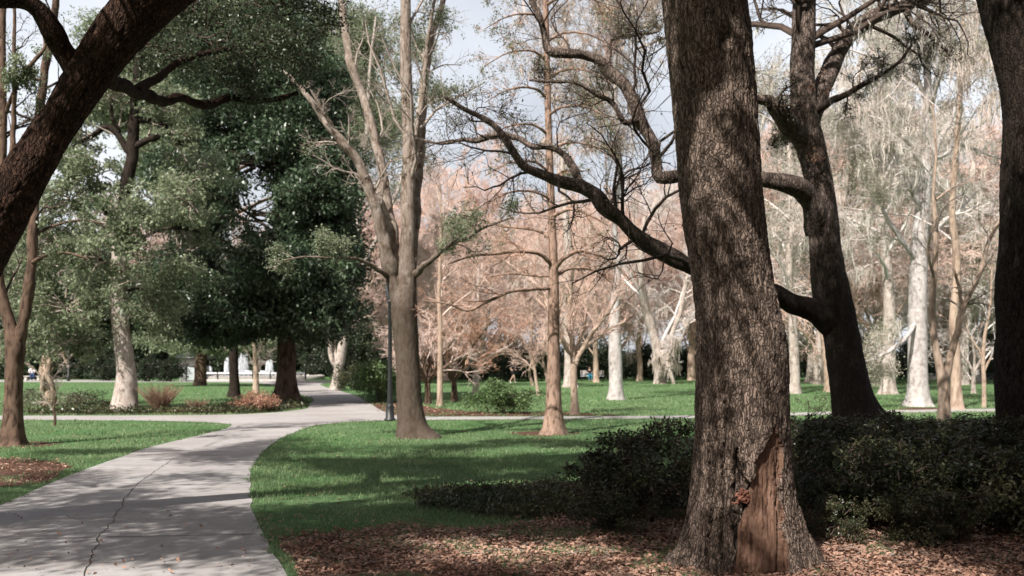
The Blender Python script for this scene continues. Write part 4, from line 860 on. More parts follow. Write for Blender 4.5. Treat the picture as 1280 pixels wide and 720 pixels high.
# left of the path beyond the bend
Y = 56
wood_tree('leaning_tree', 'pale leaning trunk with upright side stems right of the path bend', 'tree', (*G(420, 487), 0), [pole([(420, 492, 18), (420, 487, 14), (422, 470, 12), (426, 445, 12), (430, 420, 11), (438, 380, 10), (446, 320, 8), (450, 250, 7), (458, 170, 5), (462, 90, 4), (470, 20, 2)], Y), pole([(421, 462, 6), (414, 445, 6), (411, 420, 5), (405, 395, 4), (395, 360, 2)], Y), pole([(422, 458, 5), (418, 430, 5, .3), (420, 400, 4, .4), (416, 370, 2, .5)], Y), pole([(440, 360, 6), (470, 300, 5), (500, 230, 4), (520, 150, 3), (530, 60, 2)], Y), pole([(446, 300, 6), (425, 240, 4), (405, 170, 3), (400, 90, 2)], Y)], M['pale'], lv(1.6, .9, t0=.3, lr=.32), M['twig_grey'], freq=6, nt=16, dens=6, seed=151, leaf=D(n=16000, L=.18, W=.09, mat=M['leaf_mid'], sp=.2, keepl=lambda c: (c[:, 2] > 8) & (fbm(c * .25, 2, 5) > .46)))
Y = 50
wood_tree('slim_tree', 'thin pale trunk rising from the reddish dry plants beside the broad evergreen', 'tree', (*G(320, 491.4), 0), [pole([(320, 496, 10), (320, 490, 8), (320, 470, 7), (319, 440, 6), (316, 420, 5), (306, 395, 4), (296, 370, 3)], Y), pole([(320, 445, 5), (332, 425, 4), (345, 410, 3)], Y), pole([(318, 430, 4), (322, 400, 3), (320, 370, 2)], Y)], M['tan'], lv(1.5, .8, t0=.2, lr=.5), M['twig_grey'], freq=8, nt=12, dens=8, seed=153, leaf=D(n=2200, L=.12, W=.06, mat=M['leaf_mid'], sp=.15))
Y = 43.6
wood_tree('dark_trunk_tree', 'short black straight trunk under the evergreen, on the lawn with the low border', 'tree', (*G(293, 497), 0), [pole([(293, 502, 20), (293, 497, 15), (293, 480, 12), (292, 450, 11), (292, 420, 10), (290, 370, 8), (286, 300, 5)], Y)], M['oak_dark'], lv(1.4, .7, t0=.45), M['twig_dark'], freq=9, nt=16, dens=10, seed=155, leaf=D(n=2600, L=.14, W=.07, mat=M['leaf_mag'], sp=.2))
# tall oak over the kiosk
Y = 66
ot = thing('evergreen_oak', 'tall oak with spreading green crown beside the small domed kiosk', 'tree', (*G(250, 482), 0))
A = pole([(250, 487, 22), (250, 482, 17), (251, 465, 14), (252, 440, 14), (252, 400, 13), (250, 340, 12), (246, 270, 10), (250, 200, 8), (262, 120, 6), (270, 40, 3)], Y)
tb = MB(); hero(tb, A, 100, 18, amp=.02, freq=6, seed=157)
lobs = [(200, 120, Y, 70, 50), (300, 100, Y, 90, 60), (395, 120, Y, 70, 60), (230, 40, Y, 80, 50), (330, 20, Y, 90, 50), (430, 60, Y, 60, 60), (160, 60, Y, 60, 50), (455, 160, Y, 44, 54), (210, 200, Y - 1, 50, 40), (400, 220, Y - 1, 50, 50), (150, 140, Y, 40, 26), (222, 428, Y - 1, 46, 14), (285, 424, Y - 1, 44, 16), (318, 426, Y - 1, 30, 12)]
for a, b, y_, rx, ry in lobs:
    e = P3(a, b, y_); zz = min(max(e[2] - 4, 3), 22); s = np.array([np.interp(zz, A[:, 2], A[:, 0]), Y, zz]); hero(tb, np.array([[*s, .16], [*(s * .6 + e * .4 + [0, 0, .3]), .12], [*(s * .2 + e * .8), .08], [*e, .04]]), 22, 8, amp=.006, seed=1)
tb.build('trunk', M['brown'], ot); cb = MB()
foliage(cb, pl(lobs, 4.0), 18, 110, .85, .23, .11, None, gap=.38, gapf=.32, twig_r=.03)
cb.build('crown', [M['twig_dark'], M['leaf_mid']], ot)
# vine wrapped tree on the left
Y = 34.9
vt = thing('vine_tree', 'crooked trunk wrapped in dry vines with light green leaves behind the cross path', 'tree', (*G(60, 508), 0))
ls = [pole([(62, 514, 26), (61, 508, 22), (60, 490, 17), (58, 470, 15), (60, 450, 14), (64, 430, 12), (72, 408, 9), (88, 385, 6), (104, 372, 3)], Y), pole([(56, 510, 8), (54, 480, 7, -.3), (62, 455, 6, -.4), (56, 430, 5, -.2), (48, 400, 4), (40, 360, 3)], Y), pole([(66, 510, 6), (66, 485, 5, -.4), (56, 462, 5, -.4), (64, 440, 5, -.2), (60, 400, 4), (66, 350, 3)], Y), pole([(70, 425, 5), (78, 440, 4, -.5), (84, 455, 3, -.6)], Y)]
tb = MB()
for i, L in enumerate(ls): hero(tb, L, 60, 20 if i == 0 else 8, amp=.02, freq=9, lump=.2, seed=161 + i)
tb.build('trunk', M['tan'], vt); cb = MB()
for P, R in grow(ls, [D(n=8, t0=.2, ang=(30, 70), lr=.4, m=6, wand=.3, rr=.4, rmin=.01), D(n=7, t0=.2, ang=(30, 70), lr=.5, m=5, wand=.3, rmin=.007)]): tubes(cb, P, R, 3)
foliage(cb, pl([(60, 385, Y, 50, 34), (30, 400, Y, 40, 34), (55, 425, Y - .6, 44, 18), (12, 350, Y, 36, 40), (75, 345, Y, 40, 34), (95, 410, Y, 30, 20), (8, 440, Y, 26, 18)], 1.4), 26, 60, .34, .09, .045, None, gap=.40, gapf=.9, twig_r=.01)
cb.build('crown', [M['twig_grey'], M['leaf_mid']], vt)
Y = 24.3
wood_tree('bare_sapling', 'tiny bare brown sapling alone at the edge of the small lawn', 'sapling', (*G(68, 532), 0), [pole([(68, 535, 4.5), (68, 531, 3.4), (69, 522, 3), (67, 512, 3), (69, 500, 2.5), (67, 484, 2), (66, 470, 1)], Y)], M['brown'], [D(n=11, t0=.3, ang=(30, 70), lr=.42, m=6, wand=.2, up=.3, rr=.6, rmin=.004), D(n=7, t0=.2, ang=(30, 60), lr=.5, m=4, wand=.2, rmin=.003), D(n=4, t0=.2, ang=(30, 60), lr=.5, m=3, rmin=.002)], M['twig_grey'], nt=8, amp=.002, seed=165)

# ---- right hand mossy trees
Y = 35
wl = [pole([(1148, 516, 44), (1148, 508, 31), (1148, 492, 26), (1147, 460, 24), (1147, 420, 23), (1147, 370, 22), (1149, 320, 20), (1152, 270, 18), (1156, 225, 16), (1158, 180, 12), (1160, 120, 10), (1157, 60, 8), (1152, 0, 6), (1150, -60, 4)], Y), pole([(1158, 220, 9), (1172, 180, 8, -.3), (1188, 150, 6, -.5), (1204, 105, 5, -.6), (1226, 52, 3, -.6)], Y), pole([(1158, 250, 8), (1150, 205, 7, -.5), (1132, 172, 6, -.8), (1108, 152, 4, -1), (1085, 145, 3, -1)], Y), pole([(1156, 270, 7), (1138, 235, 6, -.6), (1122, 200, 4, -.9), (1112, 170, 3, -1)], Y), pole([(1160, 200, 7), (1178, 195, 5, .4), (1200, 182, 4, .6), (1225, 190, 3, .7), (1256, 200, 2, .8)], Y), pole([(1150, 330, 7), (1120, 290, 6, -.5), (1100, 255, 4, -.8), (1096, 235, 3, -.9)], Y), pole([(1158, 170, 6), (1168, 120, 5, .4), (1182, 70, 4, .6), (1190, 10, 3, .7)], Y), pole([(1147, 400, 6), (1130, 425, 5, -.8), (1100, 445, 4, -1.2), (1072, 455, 3, -1.6)], Y), pole([(1160, 140, 6), (1145, 90, 5, -.3), (1130, 40, 4, -.4), (1122, -20, 3)], Y)]
wood_tree('white_trunk_tree', 'tall whitish trunk with pale bare limbs, biggest of the pale trunks by the far path', 'tree', (*G(1148, 508), 0), wl, M['white'], [D(n=8, t0=.3, ang=(25, 60), lr=.4, m=6, wand=.22, up=.0, rr=.45, rmin=.014), D(n=7, t0=.2, ang=(30, 70), lr=.5, m=5, wand=.25, rmin=.01), D(n=6, t0=.2, ang=(30, 70), lr=.5, m=4, rmin=.007)], M['twig_tan'], freq=7, nt=32, dens=12, seed=171, mossy=D(on=[(0, 40), (1, 110), (2, 90)], per=9, len=(.2, 1.1), w=.03, spread=.07, mat=M['moss']), leaf=D(n=8000, L=.11, W=.05, mat=M['leaf_pale'], sp=.15, keepl=lambda c: fbm(c * .5, 2, 6) > .5))
for (bx, by, w, lab, s, pts) in (
    (993, 492, 13, 'pale mossy trunk seen close beside the scarred trunk', 1, [(993, 465), (992, 430), (990, 390), (986, 330), (990, 250), (985, 160)]),
    (1038, 490, 12, 'pinkish trunk half hidden behind the curving oak', 2, [(1036, 468), (1033, 440), (1030, 400), (1042, 330), (1060, 250), (1070, 160), (1076, 70)]),
    (1110, 493, 18, 'thick pinkish grey trunk between the curving oak and the tall white trunk', 3, [(1110, 470), (1111, 430), (1112, 390), (1108, 330), (1100, 260), (1108, 170), (1110, 80)]),
    (1196, 512, 13, 'brownish mossy trunk directly behind the small forked tree', 4, [(1195, 480), (1194, 440), (1192, 400), (1196, 330), (1190, 260), (1196, 180), (1202, 90), (1205, 0)]),
    (1205, 481, 11, 'short thick trunk farthest back near the low wall', 5, [(1205, 460), (1206, 430), (1212, 390), (1222, 330), (1228, 260)])):
    Y = F * EYE / (by - YH)
    L_ = [pole([(bx, by + 5, w * 1.5), (bx, by, w * 1.15)] + [(a, b, max(2.5, w * (1 - .1 * k))) for k, (a, b) in enumerate(pts)], Y)]
    wood_tree('mossy_tree', lab, 'tree', (*G(bx, by), 0), L_, M['tan'] if s in (2, 4) else M['pale'], lv(Y / 33, 1.0, t0=.3, n0=13, lr=.42, up=.15), M['twig_tan'], freq=6, nt=18, dens=6, seed=175 + s,
              leaf=D(n=9000, L=.0030 * Y, W=.0014 * Y, mat=M['leaf_pale'], sp=.25, keepl=lambda c: fbm(c * .45, 2, 6) > .45), mossy=D(on=[(0, 40), (1, 150), (2, 230)], per=8, len=(.2, 1.5), w=.032 * Y / 40, spread=.09, mat=M['moss_pink'] if s in (2, 4) else M['moss']))
Y = 23.7
wood_tree('small_forked_tree', 'slender light brown tree forking low above the shrubs, curved right stem', 'tree', (*G(1180, 534), 0), [pole([(1180, 542, 20), (1180, 534, 16), (1180, 505, 14), (1179, 478, 14), (1174, 455, 10), (1168, 425, 9), (1165, 390, 8), (1168, 340, 7), (1170, 290, 6), (1167, 240, 4), (1170, 190, 3), (1166, 130, 2)], Y), pole([(1180, 480, 11), (1187, 455, 9), (1194, 425, 8), (1200, 400, 8), (1207, 378, 7), (1220, 352, 6.5), (1229, 330, 6), (1234, 308, 5), (1246, 282, 4), (1262, 266, 3)], Y), pole([(1203, 390, 5), (1199, 360, 4), (1192, 335, 3)], Y), pole([(1168, 350, 4), (1160, 310, 3, -.4), (1172, 270, 2.5, -.6)], Y), pole([(1170, 250, 3), (1190, 235, 2, .3), (1210, 228, 1.5, .4)], Y)], M['tan'], [D(n=7, t0=.3, ang=(30, 65), lr=.22, m=6, wand=.28, up=.2, rr=.45, rmin=.007), D(n=5, t0=.2, ang=(30, 65), lr=.5, m=5, wand=.25, rmin=.005), D(n=4, t0=.2, ang=(30, 60), lr=.5, m=3, rmin=.004)], M['twig_grey'], freq=12, nt=24, dens=16, seed=185)
Y = F * EYE / (510 - YH)
wood_tree('slim_tree', 'thin brown sapling trunk nearest the black trunk, on the far lawn', 'tree', (*G(1230, 510), 0), [pole([(1230, 513, 7), (1230, 508, 5.5), (1230, 480, 5), (1229, 450, 5), (1231, 420, 4), (1238, 380, 3), (1240, 330, 2)], Y), pole([(1230, 452, 4), (1222, 435, 3), (1212, 420, 2), (1205, 395, 2)], Y), pole([(1230, 465, 3), (1240, 445, 3), (1250, 430, 2)], Y)], M['tan'], [D(n=8, t0=.3, ang=(30, 65), lr=.35, m=6, wand=.25, up=.2, rr=.5, rmin=.008), D(n=6, t0=.2, ang=(30, 60), lr=.5, m=4, rmin=.006)], M['twig_tan'], nt=10, seed=187)
Y = F * EYE / (492 - YH)
wood_tree('crape_myrtle', 'pale little Y shaped tree on the far lawn before the low wall', 'tree', (*G(1217, 492), 0), [pole([(1217, 495, 7), (1217, 490, 5.5), (1217, 475, 5), (1217, 463, 5)], Y), pole([(1217, 466, 4), (1211, 455, 4), (1204, 444, 3), (1198, 430, 2)], Y), pole([(1217, 466, 4), (1223, 456, 4), (1228, 444, 3), (1232, 425, 2)], Y), pole([(1217, 466, 3), (1218, 445, 3), (1214, 420, 2)], Y)], M['pale'], [D(n=9, t0=.3, ang=(20, 55), lr=.5, m=5, wand=.2, up=.2, rr=.5, rmin=.012), D(n=7, t0=.2, ang=(30, 60), lr=.5, m=4, rmin=.009)], M['twig_tan'], nt=10, seed=189)

# ================================================================== repeats: bare trees in the far wall of woods
def proto_bare(H, r, cm, tm, mossy=False, seed=0, up=.3):
    base = (0, 0, 0); A = np.array([[0, 0, -.2, r * 1.3], [0, 0, 0, r * 1.1], [.1, 0, H * .12, r], [-.1, .1, H * .3, r * .85], [.2, -.1, H * .5, r * .6], [.1, .2, H * .75, r * .35], [0, 0, H, r * .12]])
    return wood_tree('bare_tree', 'bare pinkish tree in the far wall of woods beyond the lawn', 'tree', base, [A], tm, lv(2.7, 1.2, t0=.12, n0=16, lr=.5, up=up), cm, freq=4, nt=12, dens=3, seed=seed, amp=.01, group='bare trees in the far woods',
                     mossy=D(on=[(1, 120), (2, 160)], per=8, len=(.3, 1.4), w=.07, spread=.14, mat=M['moss_pink']) if mossy else None)
protos = [proto_bare(19, .42, M['twig_pink'], M['tan'], False, 201), proto_bare(17, .4, M['twig_pink'], M['pale'], True, 202, .15), proto_bare(18, .4, M['twig_tan'], M['pale'], True, 203, .1), proto_bare(14, .3, M['twig_pink'], M['tan'], False, 204, .2)]
used = [False] * 4
def far_tree(px, Y, k, sc):
    loc = ((px - 640) / F * Y, Y, 0)
    if not used[k]:
        used[k] = True; o = protos[k]; o.location = loc; o.rotation_euler = (0, 0, rng.uniform(0, 6)); o.scale = (sc,) * 3; return o
    return dup(protos[k], loc, rng.uniform(0, 6.28), sc)
for i, px in enumerate(np.linspace(425, 905, 15)): far_tree(px + rng.normal() * 10, rng.uniform(96, 118), (0, 3, 1, 0, 2)[i % 5], rng.uniform(.9, 1.15))
for i, px in enumerate(np.linspace(500, 880, 11)): far_tree(px + rng.normal() * 12, rng.uniform(74, 92), (3, 0, 3, 1)[i % 4], rng.uniform(.66, .84))
for i, px in enumerate(np.linspace(950, 1330, 12)): far_tree(px + rng.normal() * 10, rng.uniform(92, 116), (2, 1, 2, 0)[i % 4], rng.uniform(.95, 1.25))
for i, px in enumerate(np.linspace(965, 1300, 9)): far_tree(px + rng.normal() * 10, rng.uniform(66, 84), (1, 2)[i % 2], rng.uniform(.85, 1.1))
for i, px in enumerate(np.linspace(-60, 420, 8)): far_tree(px + rng.normal() * 10, rng.uniform(118, 140), (0, 1, 3)[i % 3], rng.uniform(.9, 1.2))
# ---- evergreen trees closing the view on the left
def proto_ever(label, group, H, R, mat, leaf, seed):
    t = thing('evergreen_tree', label, 'tree', (0, 0, 0), group); tb = MB()
    A = np.array([[0, 0, -.2, .5], [0, 0, 0, .42], [.1, 0, H * .2, .34], [0, .1, H * .5, .22], [0, 0, H * .9, .05]]); hero(tb, A, 40, 12, amp=.02, freq=4, seed=seed); tb.build('trunk', M['brown'], t); cb = MB()
    lo = [((rng.normal() * R * .35, rng.normal() * R * .35, H * z), (R * s, R * s, H * .16)) for z, s in ((.25, .75), (.3, .85), (.4, .9), (.45, .9), (.55, .8), (.6, .75), (.7, .65), (.8, .5), (.9, .35))]
    foliage(cb, lo, 10, 90, .95, .30, .15, None, gap=.33, gapf=.3, twig_r=.03); cb.build('crown', [M['twig_dark'], mat], t); return t
e1 = proto_ever('dense dark evergreen tree in the row closing the view past the left lawn', 'dark evergreen trees behind the left lawn', 13, 4.2, M['leaf_oak'], 0, 221)
for i, (px, Y, s) in enumerate(((-40, 98, 1.1), (70, 104, 1.1), (140, 96, 1), (395, 112, 1.2), (452, 100, .85), (330, 118, 1.2), (20, 96, .9), (195, 108, 1.1), (250, 112, 1.2), (300, 106, 1.1), (110, 110, 1.3), (0, 115, 1.4), (225, 128, 1.5), (365, 125, 1.4))):
    loc = ((px - 640) / F * Y, Y, 0)
    if i == 0: e1.location = loc; e1.scale = (s,) * 3
    else: dup(e1, loc, rng.uniform(0, 6), s)

# unseen evergreens added behind the viewpoint to block sky light and darken the foreground
for i, (x, y_, s) in enumerate(((-34, -12, 1.2), (-25, -17, 1.15), (-17, -20, 1.2), (-9, -19, 1.1), (-1, -21, 1.2), (7, -18, 1.15), (15, -17, 1.2), (22, -12, 1.2), (24, -4, 1.1), (22, 4, 1.05), (26, 11, 1.1), (-30, -3, 1.1), (-29, 6, 1.0), (-12, -28, 1.5), (4, -30, 1.5), (20, -26, 1.5), (-28, -27, 1.5), (34, 2, 1.4), (-40, 4, 1.4))):
    dup(e1, (x, y_, 0), rng.uniform(0, 6), s, 'dense dark evergreen tree added unseen behind the viewpoint to block sky light', 'dark evergreen trees added behind the viewpoint as sky blockers')
# ================================================================== shrubs
def shrub(name, label, cat, base, lobes, mat, dens=60, per=60, cr=.16, L=.055, W=.026, group=None, gap=.3, gapf=1.6, twig_r=.006, stems=7, tm='twig_dark', upb=.6, flat=.8, shell=.3):
    t = thing(name, label, cat, base, group); b = np.array(base); sb = MB()
    top = [np.array(c) + b for c, r in lobes]; P = []
    for k in range(stems):
        e = top[k % len(top)] + rng.normal(size=3) * .12; s = b + np.array([rng.normal() * .08, rng.normal() * .08, -.02]); m = (s + e) / 2 + rng.normal(size=3) * .06
        P.append(spline(np.array([[*s, twig_r * 2.4], [*m, twig_r * 1.8], [*e, twig_r * .8]]), 7))
    P = np.stack(P); tubes(sb, P[..., :3], P[..., 3], 5); sb.build('stems', M[tm], t)
    cb = MB(); foliage(cb, [(np.array(c) + b, r) for c, r in lobes], dens, per, cr, L, W, None, gap=gap, gapf=gapf, twig_r=twig_r, upb=upb, flat=flat, shell=shell); cb.build('foliage', [M[tm], mat], t); return t
SH = 'dark leafy shrubs in the shaded bed beside the scarred trunk'
def sh_proto(k, H):
    lo = [((rng.normal() * .22, rng.normal() * .22, H * z), (.42 * s, .42 * s, H * .2)) for z, s in ((.28, 1), (.4, 1.15), (.5, 1.1), (.62, 1.), (.72, .85), (.84, .6))]
    lo += [((rng.normal() * .4, rng.normal() * .4, H * rng.uniform(.25, .8)), (.25, .25, .18)) for _ in range(6)] + [((rng.normal() * .34, rng.normal() * .34, H * rng.uniform(.85, 1.05)), (.05, .05, .16)) for _ in range(9)]
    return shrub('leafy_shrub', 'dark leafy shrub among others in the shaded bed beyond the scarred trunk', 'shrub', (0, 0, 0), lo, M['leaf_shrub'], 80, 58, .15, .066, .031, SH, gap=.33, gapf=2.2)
sp = [sh_proto(k, h) for k, h in enumerate((.85, .95, .8))]; su = [False] * 3
spots = [(1050, 9.6, .75), (1108, 9.1, .78), (1165, 9.4, .9), (1225, 8.9, .9), (1290, 9.2, .95), (1350, 9.0, 1), (1010, 11.0, .85), (1066, 11.2, .95), (1130, 10.8, 1.), (1195, 10.9, 1.05), (1255, 10.6, 1.05), (1320, 10.8, 1.1), (1015, 13.2, .95), (1085, 13.0, .9), (1145, 13.4, 1.1), (1205, 13, 1.05), (1270, 13.4, 1.1), (1325, 13, 1.1), (995, 15.2, .95), (1125, 15.6, 1), (1180, 15.4, 1.1), (1240, 15.6, 1.15), (1300, 15.4, 1.15), (1140, 8.5, .42), (1040, 8.6, .35), (1200, 8.35, .4)]
for i, (px, Y, s) in enumerate(spots):
    k = i % 3; loc = ((px - 640) / F * Y, Y, 0); ss = (s * rng.uniform(.95, 1.2), s * rng.uniform(.95, 1.2), min(.84, (1.6 - .061 * Y) / .98) * rng.uniform(.9, 1.03) * min(1, s / .75))
    if not su[k]: su[k] = True; sp[k].location = loc; sp[k].scale = ss
    else: dup(sp[k], loc, rng.uniform(0, 6), ss)
for (px, Y, s, lab) in ((808, 9.5, (.95, .9, .78), 'tall dark shrub touching the near side of the scarred trunk by the lawn'), (842, 10.4, (.8, .9, .84), 'upright dark shrub tucked behind the edge of the scarred trunk'), (765, 10.0, (.72, .7, .56), 'low rounded dark shrub at the lawn edge of the mulch'), (782, 8.9, (.5, .5, .35), 'lowest small sprig of dark leaves on the mulch before the taller shrubs')):
    dup(sp[1], ((px - 640) / F * Y, Y, 0), rng.uniform(0, 6), s, lab, 'dark shrubs between lawn and scarred trunk')
# bright low shrubs along the back of the bed
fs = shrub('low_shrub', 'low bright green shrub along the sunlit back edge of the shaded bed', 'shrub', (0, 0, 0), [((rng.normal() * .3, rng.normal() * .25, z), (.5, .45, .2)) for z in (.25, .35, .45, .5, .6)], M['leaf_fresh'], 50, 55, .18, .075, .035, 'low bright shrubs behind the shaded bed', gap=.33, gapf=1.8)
for i, (px, Y, s) in enumerate(((1128, 18.6, 1.05), (1005, 18.4, 1.05), (1030, 19.2, 1.1), (1100, 19, .95), (1150, 19.2, 1.1), (1172, 18.5, 1), (1200, 18.8, 1.1), (1222, 19.2, 1.1), (1245, 18.6, 1.15), (1275, 19, 1.2), (1310, 18.6, 1.2))):
    loc = ((px - 640) / F * Y, Y, 0)
    if i == 0: fs.location = loc; fs.scale = (s, s, s * .6)
    else: dup(fs, loc, rng.uniform(0, 6), (s * 1.1, s, s * rng.uniform(.5, .68)))
def px_shrub(name, label, px, py, w, h, mat, **k):
    Y = F * EYE / (py - YH); m = Y / F; rx, H = w * m / 2, h * m; lo = [((rng.normal() * rx * .3, rng.normal() * rx * .3, H * z), (rx * s, rx * s * .8, H * .22)) for z, s in ((.25, .85), (.4, .95), (.55, .85), (.7, .65), (.82, .4))]
    lo += [((rng.normal() * rx * .5, rng.normal() * rx * .4, H * rng.uniform(.3, .85)), (rx * .35, rx * .3, H * .16)) for _ in range(6)]
    return shrub(name, label, 'shrub', (*G(px, py), 0), lo, mat, **k)
px_shrub('rounded_bush', 'rounded light green bush on the bare soil past the cross path', 622, 517, 92, 40, M['leaf_fresh'], dens=50, per=55, cr=.26, L=.11, W=.05, gap=.36, gapf=1.1)
px_shrub('green_bush', 'large green bush right of the path, beside the dark lamp post', 472, 503, 96, 58, M['leaf_fresh'], dens=40, per=60, cr=.32, L=.12, W=.055, gap=.33, gapf=.9)
px_shrub('green_bush', 'dark bush further back on the path side, before the pale leaning trunk', 448, 488, 70, 34, M['leaf_shrub'], dens=34, per=50, cr=.36, L=.15, W=.07, gap=.33, gapf=.8)
px_shrub('airy_shrub', 'airy small green shrub close beside the base of the curving oak', 1016, 520, 50, 34, M['leaf_fresh'], dens=60, per=30, cr=.15, L=.06, W=.03, gap=.42, gapf=1.6)
px_shrub('dry_shrub', 'reddish brown dry plants filling the bed under the broad evergreen', 322, 514, 74, 24, M['leaf_rust'], dens=50, per=40, cr=.2, L=.1, W=.03, gap=.36, gapf=1.2)
px_shrub('low_shrub', 'low grey green tangle of plants around the vine wrapped trunk', 105, 513, 90, 24, M['leaf_olive'], dens=44, per=34, cr=.18, L=.08, W=.035, gap=.42, gapf=1.2)
px_shrub('low_shrub', 'low green plants behind the slim forked trunk', 36, 515, 60, 28, M['leaf_mid'], dens=44, per=34, cr=.18, L=.08, W=.035, gap=.42, gapf=1.2)
# clump of dry grass by the pale trunk
for (px, py, h, nb, lab) in ((200, 515, 34, 520, 'clump of tall dry grass on the lawn beside the pale trunk'), (246, 514, 15, 260, 'small grassy tuft in the low border, right of the taller dry clump')):
    Y = F * EYE / (py - YH); b = np.array([*G(px, py), 0]); t = thing('grass_clump', lab, 'grass clump', tuple(b)); mb = MB(); m = Y / F
    a = rng.uniform(0, 6.28, nb); sp_ = rng.random(nb) ** .7; d = np.stack([np.cos(a) * sp_ * .55, np.sin(a) * sp_ * .55, np.ones(nb)], 1); d = nrm(d); L = h * m * rng.uniform(.5, 1.2, nb); s0 = b + np.stack([np.cos(a) * .18, np.sin(a) * .18, np.zeros(nb)], 1) * sp_[:, None]
    p1 = s0 + d * (L * .5)[:, None]; p2 = s0 + d * L[:, None] + np.stack([np.cos(a), np.sin(a), -np.ones(nb) * .3], 1) * (L * .18)[:, None]
    tubes(mb, np.stack([s0, p1, p2], 1), np.tile([[.008, .007, .003]], (nb, 1)), 3); mb.build('blades', M['leaf_tan'], t)
# low planted edging of the bed and dark leaves standing for shadow on taller grass near the shrubs
bp = np.stack([rng.uniform(-16, -7, 4200), rng.uniform(29, 38, 4200)], 1); bp = bp[inpoly(bp, bed3_poly)]
gc = MB(); c = np.repeat(np.c_[bp, np.full(len(bp), .08)], 9, 0); c = c + rng.normal(size=c.shape) * np.array([.12, .12, .06]); leaves(gc, c, .11, .05, 0, .8)
tag(gc.build('border_plants', M['leaf_shrub']), 'low dark green border plants edging the path under the evergreen', 'ground cover', kind='stuff')
bp = np.stack([rng.uniform(-1.6, 1.7, 4200), rng.uniform(9.2, 12.8, 4200)], 1)
cen = np.array([.35, 10.9]); q = (bp - cen) / np.array([1.7, 1.15]); bp = bp[((q ** 2).sum(1) < .55 + .8 * (fbm(np.c_[bp * 1.2, np.zeros(len(bp))], 3, 61)))]
gc = MB(); c = np.repeat(np.c_[bp, np.full(len(bp), .05)], 11, 0); c = c + rng.normal(size=c.shape) * np.array([.05, .05, .035]); c[:, 2] = np.abs(c[:, 2]); leaves(gc, c, .055, .022, 0, .5, -.3)
tag(gc.build('grass_shadow', M['leaf_shrub']), 'low dark leaves standing for shadow on taller grass beside the shrubs', 'ground cover', kind='stuff')

# dark hedge shrubs along the far side of the park
def hedge_proto():
    lo = [((rng.normal() * .7, rng.normal() * .5, z), (1.5 * s, 1.2 * s, .55)) for z, s in ((.5, 1), (.9, 1.05), (1.3, 1), (1.7, .85), (2.1, .6))]
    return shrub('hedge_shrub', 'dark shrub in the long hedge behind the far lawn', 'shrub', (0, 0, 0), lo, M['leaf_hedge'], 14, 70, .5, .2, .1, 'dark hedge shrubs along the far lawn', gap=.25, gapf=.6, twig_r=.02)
hp = hedge_proto(); first = True
for px in list(range(-30, 170, 32)) + list(range(395, 900, 26)) + list(range(985, 1300, 28)):
    Y = rng.uniform(88, 94); loc = ((px + rng.normal() * 5 - 640) / F * Y, Y, 0); s = rng.uniform(.85, 1.35); ss = (s * 1.1, s, s * rng.uniform(.8, 1.25))
    if first: hp.location = loc; hp.scale = ss; first = False
    else: dup(hp, loc, rng.uniform(0, 6), ss)
for px in list(range(-60, 480, 30)) + list(range(480, 1340, 36)):
    Y = rng.uniform(98, 106); s = rng.uniform(1.5, 2.0); dup(hp, ((px + rng.normal() * 6 - 640) / F * Y, Y, 0), rng.uniform(0, 6), (s, s * .8, s * (1.15 if px > 900 or px < 480 else .75) * rng.uniform(.85, 1.2)))
for (px, Y, s, lab) in ((185, 80, (.9, .7, .85), 'clipped dark shrub at the far left lawn edge, nearest the pale trunk'), (212, 80, (1.0, .7, .8), 'clipped dark shrub just beside the kiosk wall'), (135, 84, (.8, .6, .7), 'dark round shrub just left of the pale trunk by the sidewalk'), (640, 80, (1.1, 1, 1.5), 'tall dark shrub behind the walking figure'), (668, 82, (1.2, 1, 1.4), 'dark shrub behind the thin leaning sticks')):
    dup(hp, ((px - 640) / F * Y, Y, 0), 1.2, s, lab, 'single dark shrubs on the far lawn')
# clipped lit hedge past the sidewalk at left
t = thing('clipped_hedge', 'low flat topped yellow green hedge past the sidewalk at the far left', 'hedge', (*G(92, 473.5), 0)); cb = MB(); Y = 93.
c = np.stack([rng.uniform(P3(60, 0, Y)[0], P3(122, 0, Y)[0], 9000), Y + rng.uniform(-.6, .6, 9000), rng.uniform(.03, 1.45, 9000)], 1); leaves(cb, c, .16, .08, 0, .5); cb.build('foliage', M['leaf_olive'], t)

# ================================================================== built things
def cyl(mb, c, rs, mi=0, k=20):
    """lathe: rs rows of (radius, z) round c"""
    a = np.arange(k) / k * 2 * np.pi; v = np.concatenate([np.stack([c[0] + r * np.cos(a), c[1] + r * np.sin(a), np.full(k, c[2] + z_)], 1) for r, z_ in rs]); i = np.arange(k); j = (i + 1) % k
    q = (np.stack([i, j, j + k, i + k], -1)[None] + (np.arange(len(rs) - 1) * k)[:, None, None]).reshape(-1, 4); mb.add(v, q, mi); return mb
b = (*G(487.5, 526), 0)
t = thing('lamp_post', 'dark metal lamp post standing at the path corner, behind the forked tree', 'lamp post', b)
cyl(MB(), b, [(.0, 0), (.16, 0), (.16, .05), (.12, .08), (.11, .4), (.085, .48), (.0, .48)]).build('base', M['iron'], t)
cyl(MB(), b, [(.078, .45), (.06, 1.2), (.05, 3.2), (.075, 3.24), (.075, 3.3), (.05, 3.32), (0, 3.33)]).build('pole', M['iron'], t)
cyl(MB(), b, [(.05, 3.3), (.1, 3.4), (.13, 3.62), (.1, 3.8), (.0, 3.82)], k=12).build('lantern', M['slate'], t)
cyl(MB(), b, [(.15, 3.8), (.08, 3.92), (.02, 4.02), (0, 4.04)], k=12).build('cap', M['iron'], t)
